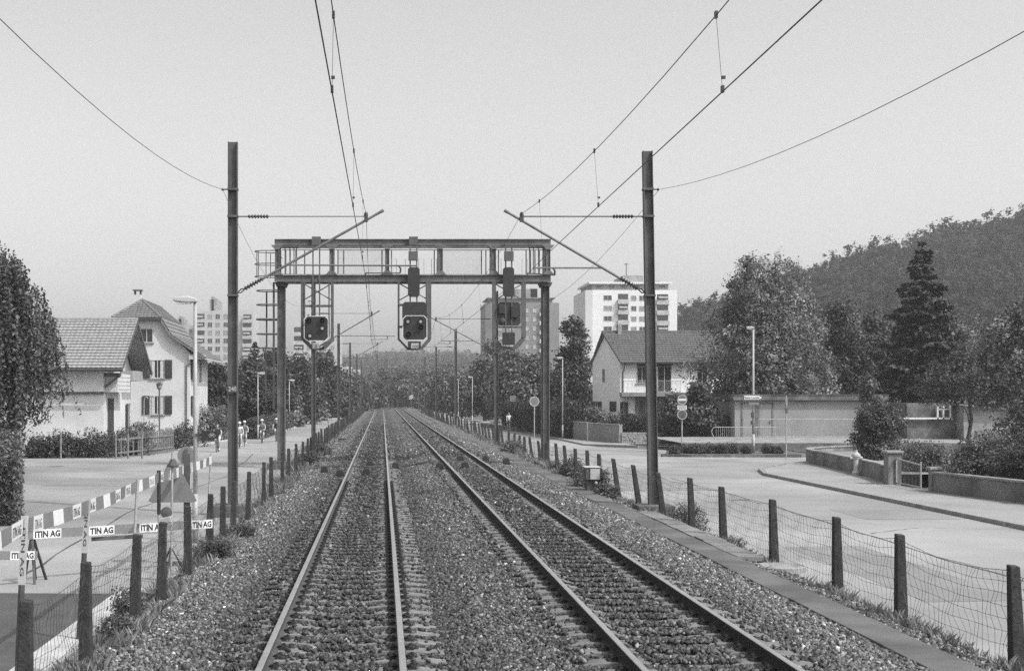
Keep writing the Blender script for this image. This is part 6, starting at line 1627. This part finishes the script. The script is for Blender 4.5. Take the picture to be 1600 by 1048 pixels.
# ------------------------------------------------------------------ garden front on the left: pickets, lamp, arches
e = empty("picket_fence", (XW(196, 77), 77, .2), "uneven grey picket fence along the street in front of the two houses", "fence")
mb = MB(); rr3 = random.Random(11); Yp = 76.0
for px in np.arange(184, 272, 2.7):
    Yq = 74.5 + (px - 184) / 88 * 9.0; x = XW(px, Yq); h = 1.35 + rr3.uniform(-.08, .08) if px > 214 else 1.1
    if px < 214 and int(px) % 9 > 2: continue
    mb = MB(); mb.box(x - .035, x + .035, Yq - .02, Yq + .02, .15, .2 + h); mb.build("picket", WOOD, e)
mb = MB()
for zz_ in (.5, 1.2): mb.beam((XW(184, 74.5), 74.53, zz_), (XW(271, 83.4), 83.43, zz_), .04, .08)
mb.build("batten", WOOD, e)
for px in (95, 181, 200, 222):
    Y = 74.3; x = XW(px, Y); mb = MB(); mb.tube((x, Y, .1), (x, Y, 1.5), .05, 8)
    tag(mb.build("fence_post", WOOD), "plain round wooden post in the shrubs along the house gardens", "post", "round posts in the garden shrubs")
Y = 92; x = XW(249, Y); e = empty("garden_lamp", (x, Y, .2), "slim garden lamp with an urn shaped head in front of the gabled house", "lamp")
mb = MB(); mb.tube((x, Y, .1), (x, Y, ZW(609, Y)), .05, 8); mb.build("pole", STEEL, e); z = ZW(609, Y)
mb = MB(); mb.lathe([(.05, 0), (.15, .1), (.2, .32), (.12, .36)], (x, Y, z), 14); mb.build("lamp_glass", CONC, e); mb = MB(); mb.lathe([(.24, .36), (.2, .42), (.03, .5)], (x, Y, z), 14); mb.build("lamp_cap", STEEL_D, e)
e = empty("rose_arch", (XW(233, 90), 90, .2), "thin pale bent tubes of a garden arch before the gabled house", "garden arch")
for px0, px1, pt in ((225, 232, 620), (234, 243, 618)):
    Y = 90; mb = MB(); mb.path([(XW(px0, Y), Y, .2), (XW(px0, Y), Y, ZW(pt + 8, Y))] + [(XW(px0 + (px1 - px0) * (1 - math.cos(t)) / 2, Y), Y, ZW(pt + 8 - 8 * math.sin(t), Y)) for t in np.linspace(.2, 2.4, 8)], .025, 6); mb.build("tube", CONC_L, e)
# ------------------------------------------------------------------ vegetation, left
def T(px, Y): return XW(px, Y)
def weeping(x, y, z0, h, rad, label, seed=3):
    rng = np.random.default_rng(seed)
    e = empty("weeping_tree", (x, y, z0), label, "tree")
    P = []; S = []
    tips = [(rng.random() * 6.28, math.sqrt(rng.random()), rng.normal() * .35) for _ in range(40)] + [(-.1, 1.28, .15), (.25, 1.1, .5), (-.5, 1.15, -.1)]
    for i in range(820):
        ta, tq, tz = tips[rng.integers(len(tips))]
        a = ta + rng.normal() * .22; q = max(.02, tq + rng.normal() * .10); rr_ = rad * q
        lobe = 1 + .10 * math.sin(3 * a + 1)
        top = z0 + h * (1 - .26 * q ** 2.2) + tz + rng.normal() * .15
        Ls = (top - z0) * (.2 + .7 * min(q, 1) * rng.random() + .1) * (1 if .55 < q < 1.08 else .5)
        m = max(5, int(Ls / .055))
        t = np.arange(m) / m
        out = rr_ * lobe * (1 + .10 * t)
        sw = rng.normal() * .12
        px = x + math.cos(a) * out + sw * t + rng.normal(size=m) * .055; py = y + math.sin(a) * out + rng.normal(size=m) * .055
        pz = top - Ls * t + .15 * np.exp(-t * 6)
        P.append(np.stack([px, py, pz], 1)); S.append(np.clip((.85 + .35 * rng.normal()) * (1 + .25 * rng.normal(size=m)), .3, 2.2))
    P = np.concatenate(P); S = np.concatenate(S); N = unit(rng.normal(size=P.shape) + (P - np.array([x, y, z0 + h * .5])) * .25)
    k = P[:, 2] > z0 + np.where(P[:, 0] > x + rad * .8, 2.2, .15)
    np_mesh("crown", leaf_quads(rng, P[k], N[k], .092, 1.9), 4, S[k], M_leaf("leaf_weeping", .11), e)
    mb = MB(); trunk_mesh(mb, rng, (x, y, z0 - .1), (x, y, z0 + h * .9), .22, 8, rad * .6); mb.build("trunk", BARK, e, smooth=True)
weeping(XW(-22, 56), 56, .2, 8.9, 2.05, "big dark weeping tree hanging over the street before the long roofed house")
hedge("hedge", (-17.6, 66), (-9.8, 36), .18, 1.1, 1.75, "tall clipped hedge running along the street edge below the weeping tree", 52000, .07, LEAF_L, 2)
bl = [(60, 75.5, .9, 1.5, LEAF_D, "dark garden shrub next to the weeping tree trunk"), (95, 75.5, .95, 1.55, LEAF_D, "dark shrub before the long roofed house, second from the weeping tree"), (152, 76, 1.25, 1.75, LEAF_D, "wide dense dark shrub below the balcony gable"), (207, 79, 1.1, 1.9, LEAF, "loose mid grey shrub at the start of the picket fence"), (225, 84, 1.0, 2.3, LEAF, "taller loose shrub between the two houses"), (182, 78, .7, 1.6, LEAF_L, "small pale leaved shrub under the shuttered door"), (275, 90, 1.1, 1.5, LEAF, "rounded shrub behind the picket fence end"), (297, 92, 1.0, 1.9, LEAF_D, "dark shrub at the corner of the gabled house")]
for i, (px, Y, r_, h_, m_, lb) in enumerate(bl): bush("shrub", T(px, Y), Y, .18, r_, r_ * .8, h_, lb, "shrub", None, 2200, .10, m_, 20 + i)
bush("shrub", T(120, 76), 76, .18, .9, .7, 1.2, "low thin shrub between the two wide dark ones", "shrub", None, 1200, .09, LEAF, 41)
bush("shrub", T(327, 106), 106, .18, 1.6, 1.4, 2.9, "big pale leaved shrub behind the arrow sign and first rider", "shrub", None, 3800, .14, LEAF_L, 44)
def row(items, group=None):
    for i, it in enumerate(items):
        px, Y, top, r_px, m_, lb = it[:6]
        x = T(px, Y); h = ZW(top, Y) - .1; r_ = r_px * Y / F
        tree("tree", x, Y, .1, h, r_, lb, "tree", group, n=it[6] if len(it) > 6 else 3200, size=max(.17, .0021 * Y), mat=m_, trunk=.12, seed=100 + int(px) + int(Y), lobes=10, shape=it[7] if len(it) > 7 else .8)
row([(338, 118, 570, 38, LEAF_D, "dark full tree beside the gabled house's side wall", 4500), (392, 128, 562, 34, LEAF_D, "dark tree behind the numbered mast", 4200), (432, 150, 548, 28, LEAF_D, "dark tree behind the gantry ladder", 4000),
     (470, 165, 558, 30, LEAF, "mid grey tree beside the cycle path past the gantry leg", 3600), (505, 190, 552, 24, LEAF_D, "narrow dark tree behind the second mast", 3200), (455, 150, 620, 18, LEAF_L, "small pale tree on the path verge", 2200), (535, 225, 580, 20, LEAF, "rounded tree near the third mast of the path", 3000), (560, 290, 588, 20, LEAF, "tree left of the bend, farther off", 2800),
     (365, 165, 585, 22, LEAF, "pale topped tree between two dark ones behind the riders", 2800), (486, 240, 575, 22, LEAF, "tree far behind the second mast, half covered", 2600), (415, 200, 566, 24, LEAF_D, "dark tree crown behind the gantry leg", 3000)])
conifer("spruce_tree", T(398, 175), 175, .1, ZW(534, 175), 2.3, "slim pointed spruce in front of the balconied tower", None, 20, NEEDLE, 8, .34)
conifer("spruce_tree", T(515, 215), 215, .1, ZW(545, 215), 3.2, "dark spruce under the first hanging signal's far side", None, 20, NEEDLE, 9, .42)
conifer("spruce_tree", T(437, 230), 230, .1, ZW(552, 230), 2.6, "far spruce between ladder and tower", None, 18, NEEDLE, 10, .44)
hedge("hedge", (-9.6, 108), (-9.9, 190), .18, 1.2, 1.4, "long loose hedge on the verge of the cycle path", 9000, .17, LEAF, 6)
# ------------------------------------------------------------------ vegetation, right
row([(897, 140, 500, 34, LEAF_D, "tall dark tree beside the white house's gable", 6500, .9), (838, 150, 556, 34, LEAF, "leafy tree behind the gantry leg on the street", 4600), (800, 172, 548, 34, LEAF, "broad leafy tree below the dark tower", 4600), (758, 190, 560, 26, LEAF_D, "darker tree beside the second street mast", 3600),
     (722, 215, 585, 22, LEAF, "mid grey street tree half way to the bend", 3200), (775, 240, 535, 22, LEAF, "far tree crown rising at the foot of the dark tower", 3000), (692, 262, 592, 17, LEAF_D, "very dark rounded tree by the far street lamp", 3200), (664, 330, 595, 16, LEAF, "small far tree over the white car", 2600),
     (866, 128, 585, 22, LEAF_D, "dark lower tree right behind the gantry leg", 3000), (745, 275, 572, 20, LEAF, "far tree seen between the two street masts", 2600), (820, 150, 605, 30, LEAF_D, "low dark tree over the walking person", 3600)])
row([(640, 360, 578, 30, LEAF, "large tree straight ahead where the tracks bend away", 4000), (605, 370, 582, 26, LEAF, "tree closing the view over the straight track", 3600), (580, 350, 592, 20, LEAF_D, "darker tree left of the closing trees", 3000), (617, 400, 574, 26, LEAF_L, "paler tree top behind the closing trees", 3000), (672, 380, 580, 22, LEAF, "tree beyond the white car", 2800), (700, 400, 572, 24, LEAF, "broad far tree behind the very dark one", 2800), (560, 380, 590, 22, LEAF, "far tree beside the small white house", 2600)])
# the big loose tree in front of the white house
tree("tree", T(1196, 106), 106, .4, ZW(402, 106) - .4, 4.7, "big loose crowned tree over the flat roofed building, hiding the white house's end", "tree", None, 21000, .20, M_leaf("leaf_big", .17, .35), .07, 11, 22, .48, .75)
# shoots that stand up out of its top
tree("tree", T(1166, 107), 107, 6, ZW(400, 107) - 6, 1.7, "slender taller tree top standing out of the big loose crown", "tree", None, 2600, .2, LEAF, .1, 15, 9, .4, .9)
tree("tree", T(1255, 110), 110, .4, ZW(462, 110) - .4, 2.8, "mid grey tree between the big loose tree and the dark group", "tree", None, 6500, .2, LEAF, .08, 16, 12, .5)
row([(1312, 118, 474, 46, LEAF_D, "very dark tree behind the flat roofed building", 7000), (1370, 125, 490, 42, LEAF_D, "dark tree beside the great conifer", 6000), (1330, 140, 470, 40, LEAF, "paler crown above the dark tree group", 4500), (1500, 125, 500, 46, LEAF, "leafy tree behind the conifer on the hill side", 5000), (1120, 130, 520, 30, LEAF, "tree behind the white house's roof end", 3600), (1095, 100, 600, 26, LEAF_D, "dark low tree behind the clipped hedge and no entry sign", 4200), (1055, 104, 618, 18, LEAF, "bush like small tree behind the leaning mast", 2600)])
conifer("conifer", T(1441, 108), 108, .4, ZW(376, 108) - .4, 4.7, "great dark conifer standing before the wooded hill", None, 44, M_leaf("needle_big", .035, .1), 21, .24)
tree("tree", T(1606, 72), 72, .3, ZW(464, 72) - .3, 3.0, "light leaved garden tree above the straight garden wall", "tree", None, 11000, .15, M_leaf("leaf_edge", .12, .35), .34, 31, 14, .5)
tree("tree", T(1515, 80), 80, .3, ZW(540, 80) - .3, 2.2, "smaller garden tree over the little white building", "tree", None, 5200, .15, LEAF, .5, 32, 10, .5)
tree("tree", T(1640, 58), 58, .3, ZW(560, 58) - .3, 1.9, "garden tree behind the last pillar", "tree", None, 6500, .12, LEAF, .2, 33, 10, .5)
hedge("hedge", (17.6, 103.5), (24.3, 99.5), .1, 1.3, 1.75, "tall dark clipped hedge behind the no entry sign", 8500, .11, LEAF_D, 7)
hedge("hedge", (15.2, 112), (13.4, 150), .1, 1.4, 2.6, "long dark hedge behind the walking person and round sign", 11000, .16, LEAF_D, 8)
bush("shrub", T(895, 117), 117, .5, 1.6, 1.3, 2.9, "pale flowering like shrub behind the first pale wall panel", "shrub", None, 4200, .13, LEAF_L, 51)
bush("shrub", T(930, 113), 113, .5, 1.5, 1.2, 2.2, "pale leaved shrub behind the long pale wall panel", "shrub", None, 3600, .13, LEAF_L, 52)
bush("shrub", T(958, 109), 109, .5, 1.1, 1.0, 1.9, "darker shrub at the end of the pale wall under the gable", "shrub", None, 2600, .12, LEAF, 53)
bush("shrub", T(997, 107), 107, .3, 1.6, 1.0, 1.6, "dark shrub spilling over the rough stone wall", "shrub", None, 3400, .12, LEAF_D, 54)
bush("shrub", T(1035, 108), 108, .3, 1.4, 1.0, 3.0, "loose pale shrub beside the white house's entrance", "shrub", None, 3200, .14, LEAF_L, 55)
for i, (px, r_, h_) in enumerate(((1052, .42, .62), (1072, .5, .7), (1089, .45, .7), (1105, .5, .8), (1124, .5, .8), (1143, .55, .75), (1166, .45, .6), (1200, .5, .75), (1216, .35, .5))):
    bush("island_shrub", T(px, 82.4 + .3 * (i % 2)), 82.4 + .3 * (i % 2), .14, r_ * .8, r_ * .65, h_ * .85, "small dark shrub planted in a row on the traffic island", "shrub", "small shrubs on the traffic island", 1000, .075, LEAF_D, 60 + i, 4)
bush("shrub", T(1376, 67), 67, .5, 1.15, 1.1, 3.4, "tall upright bush standing in the curved wall's bed", "shrub", None, 9000, .10, LEAF, 71, 9)
tree("shrub", T(1360, 68), 68, .5, 3.9, .8, "taller pointed shrub beside the upright bush in the corner bed", "shrub", None, 3000, .1, LEAF, .05, 72, 8, .5)
for i, (x, y, rx, ry, h_, n_, m_, lb) in enumerate(((21.6, 56.5, 1.1, 1.2, 1.55, 4500, LEAF, "broad shrub behind the gate pillar and metal gate"), (21.0, 49.2, 1.25, 1.3, 2.1, 9000, LEAF, "big rounded shrub bulging over the straight wall by the gate"), (21.5, 46.8, 1.2, 1.3, 1.9, 8000, LEAF_D, "dark shrub over the middle of the straight wall"), (22.2, 44.8, 1.25, 1.3, 2.3, 8000, LEAF, "tall shrub over the last pillar"), (23.6, 52, 1.6, 1.6, 2.2, 6000, LEAF_D, "dark shrub deeper in the garden behind the gate"), (23.2, 62, 1.2, 1.2, 1.3, 3000, LEAF_L, "low pale shrub between corner bed and gate"))):
    bush("garden_shrub", x, y, .3, rx, ry, h_, lb, "shrub", None, n_, .075, m_, 80 + i, 9)
# weeds by the fences
for i, (x, y, r_, h_, n_, lb, m_) in enumerate(((-3.62, 20.6, .32, .55, 900, "leafy weed at the foot of the third tarred post by the barrier", LEAF), (-3.45, 18.6, .25, .4, 600, "low weed beside the leafy weed, closer to the first tarred post", LEAF), (-3.2, 27.5, .5, .45, 1100, "wide weed patch below the lettered board's end", LEAF), (-3.1, 31.5, .45, .4, 900, "weed patch at the foot of the near fence before the numbered mast", LEAF), (7.75, 36.0, .5, .85, 1400, "tall feathery weed beside the leaning mast's footing", LEAF), (7.0, 47.2, .6, .9, 1700, "thick weed around the small signal box", LEAF), (6.9, 43.2, .4, .5, 900, "weed just before the small signal box", LEAF), (7.5, 56, .7, 1.0, 1800, "weed clump between gantry leg and signal box", LEAF), (7.1, 76, .8, .9, 1800, "weed clump behind the gantry leg", LEAF_L), (7.5, 30.4, .35, .4, 700, "small weed tuft by the slabs", LEAF), (-3.2, 62, .7, .8, 1500, "weed clump at the gantry's path side foot", LEAF), (-3.1, 74, .8, .7, 1500, "weed clump past the gantry's path side foot", LEAF))):
    bush("weed", x, y, float(bz(x)) - .02 if -3.7 < x < 7.6 else .05, r_, r_, h_, lb, "weed", None, n_ * 2, .034 if y < 40 else .06, m_, 130 + i, 5, .3)
def grass(name, n, xr, yr, hmin, hmax, seed, lab):
    r = np.random.default_rng(seed)
    X = r.uniform(*xr, n); Y = yr[0] + (yr[1] - yr[0]) * r.random(n) ** 1.5
    cl = np.sin(Y * 1.7) + np.sin(Y * .61 + 2) + .8 * np.sin(Y * 4.3) + .5 * r.normal(size=n)
    k = cl > .3; X, Y = X[k], Y[k]; n = len(X)
    Z = np.where((X > -3.75) & (X < 7.7), bz(X), np.where(X < 0, .2, .02))
    h = r.uniform(hmin, hmax, n); a = r.random(n) * 6.28; wv = .0022 + .002 * r.random(n) + Y * .00007
    lx, ly = r.normal(size=n) * .35 * h, r.normal(size=n) * .35 * h
    b0 = np.stack([X - np.cos(a) * wv, Y - np.sin(a) * wv, Z - .02], 1); b1 = np.stack([X + np.cos(a) * wv, Y + np.sin(a) * wv, Z - .02], 1)
    m1 = np.stack([X + lx * .35 + np.cos(a) * wv * .7, Y + ly * .35, Z + h * .6], 1); t = np.stack([X + lx, Y + ly, Z + h], 1)
    V = np.stack([b0, b1, m1, t], 1).reshape(-1, 3)
    o = np_mesh(name, V, 4, np.clip(1 + .35 * r.normal(size=n), .3, 2.2), M_leaf("grass_blade", .21, .3), None)
    tag(o, lab, "grass", kind="stuff")
grass("grass", 15000, (7.1, 7.8), (14, 60), .05, .22, 1, "dry grass growing along the foot of the street fence")
grass("grass", 6000, (7.0, 8.0), (60, 150), .1, .5, 2, "grass along the farther street fence")
grass("grass", 9000, (-3.8, -3.15), (16, 45), .05, .24, 3, "grass along the foot of the near fence by the barrier")
grass("grass", 5000, (-3.9, -3.0), (45, 150), .1, .45, 4, "grass along the fence of the cycle path")

# ------------------------------------------------------------------ wooded hills
FOR = M_leaf("forest_leaf", .034, .1, .9)
def hill(label, ridge, Yr, Yf, n, crown_r, seed, zf=0.0, quads=420, leafsz=.12):
    """ridge: (px, py) of the skyline at distance Yr; the slope falls to zf at distance Yf"""
    rx = np.array([XW(p, Yr) for p, q in ridge]); rz = np.array([ZW(q, Yr) for p, q in ridge]) - crown_r * 1.6
    gx_ = np.linspace(rx[0], rx[-1], 60); gt = np.linspace(0, 1, 20)
    def hz(x, t):
        z = np.interp(x, rx, rz); s = np.clip(t, 0, 1) ** .92
        return zf - .5 + (z - zf) * s
    vs = []; nx_ = len(gx_)
    for t in list(gt) + [1.25, 1.8]:
        for x in gx_:
            if t <= 1: vs.append((x * (Yf + (Yr - Yf) * t) / Yr if False else x, Yf + (Yr - Yf) * t, float(hz(x, t))))
            else: vs.append((x, Yf + (Yr - Yf) * t, float(hz(x, 1.0)) * (1 - (t - 1) * .9) - 1))
    nr = len(gt) + 2
    mb = MB(); mb.add(vs, [(j * nx_ + i, j * nx_ + i + 1, (j + 1) * nx_ + i + 1, (j + 1) * nx_ + i) for j in range(nr - 1) for i in range(nx_ - 1)])
    struct("hill", mb, M("forest_floor", .03, var=.3, scale=.05), smooth=True)  # dark floor colour carries the shade seen in gaps between the crowns
    r = np.random.default_rng(seed)
    protos = []
    for k in range(6):
        L = [(r.normal() * .3, r.normal() * .3, .2 + r.normal() * .16, .5 + .2 * r.random()) for _ in range(7)]
        v, s = crown_leaves(r, L, quads, leafsz, shell=.7, nr_=.25, cv=.16, lv=.08, bump=.08, pn=.7); q = v.reshape(-1, 4, 3); kk = q[:, :, 2].mean(1) > -.35; protos.append((q[kk], s[kk]))
    V = []; S = []
    xs_ = r.uniform(rx[0], rx[-1], n); ts = r.random(n) ** .8 * 1.03
    for x, t in zip(xs_, ts):
        q, s = protos[r.integers(6)]; sc = crown_r * (.6 + .6 * r.random()); a = r.random() * 6.28
        M2 = np.array([[math.cos(a), -math.sin(a), 0], [math.sin(a), math.cos(a), 0], [0, 0, .8 + .5 * r.random()]])
        V.append((q.reshape(-1, 3) @ M2.T) * sc + np.array([x, Yf + (Yr - Yf) * min(t, 1.03), float(hz(x, min(t, 1))) + sc * .35])); S.append(s * (.5 + .95 * r.random() ** 1.4))
    V = np.concatenate(V); S = np.concatenate(S)
    o = np_mesh("forest", V, 4, S, FOR)
    tag(o, label, "wood", kind="stuff")
hill("dense wood covering the steep hillside behind the white house and conifer", [(930, 560), (1000, 505), (1058, 474), (1120, 450), (1200, 415), (1260, 400), (1320, 387), (1375, 368), (1420, 360), (1460, 342), (1510, 336), (1560, 324), (1600, 320), (1700, 305)], 520, 215, 1700, 5.4, 5)
hill("wooded ridge far off beyond the bend of the line", [(380, 585), (440, 556), (500, 552), (545, 550), (580, 545), (615, 540), (650, 542), (690, 540), (730, 544), (770, 552), (820, 560), (880, 575)], 1250, 700, 1000, 7.5, 6, 0, 260, .14)

# ------------------------------------------------------------------ summer haze
hz_ = MB(); hz_.box(-420, 420, -70, 1900, -1.2, 190)
hm = bpy.data.materials.new("haze"); hm.use_nodes = True
t = hm.node_tree; t.nodes.remove(t.nodes["Principled BSDF"])
pv_ = t.nodes.new("ShaderNodeVolumePrincipled"); pv_.inputs["Color"].default_value = (.9, .9, .9, 1); pv_.inputs["Density"].default_value = HAZE
pv_.inputs["Anisotropy"].default_value = .3
t.links.new(pv_.outputs[0], t.nodes["Material Output"].inputs["Volume"])
o = hz_.build("haze", hm); tag(o, "thin pale summer haze", "haze", kind="stuff")
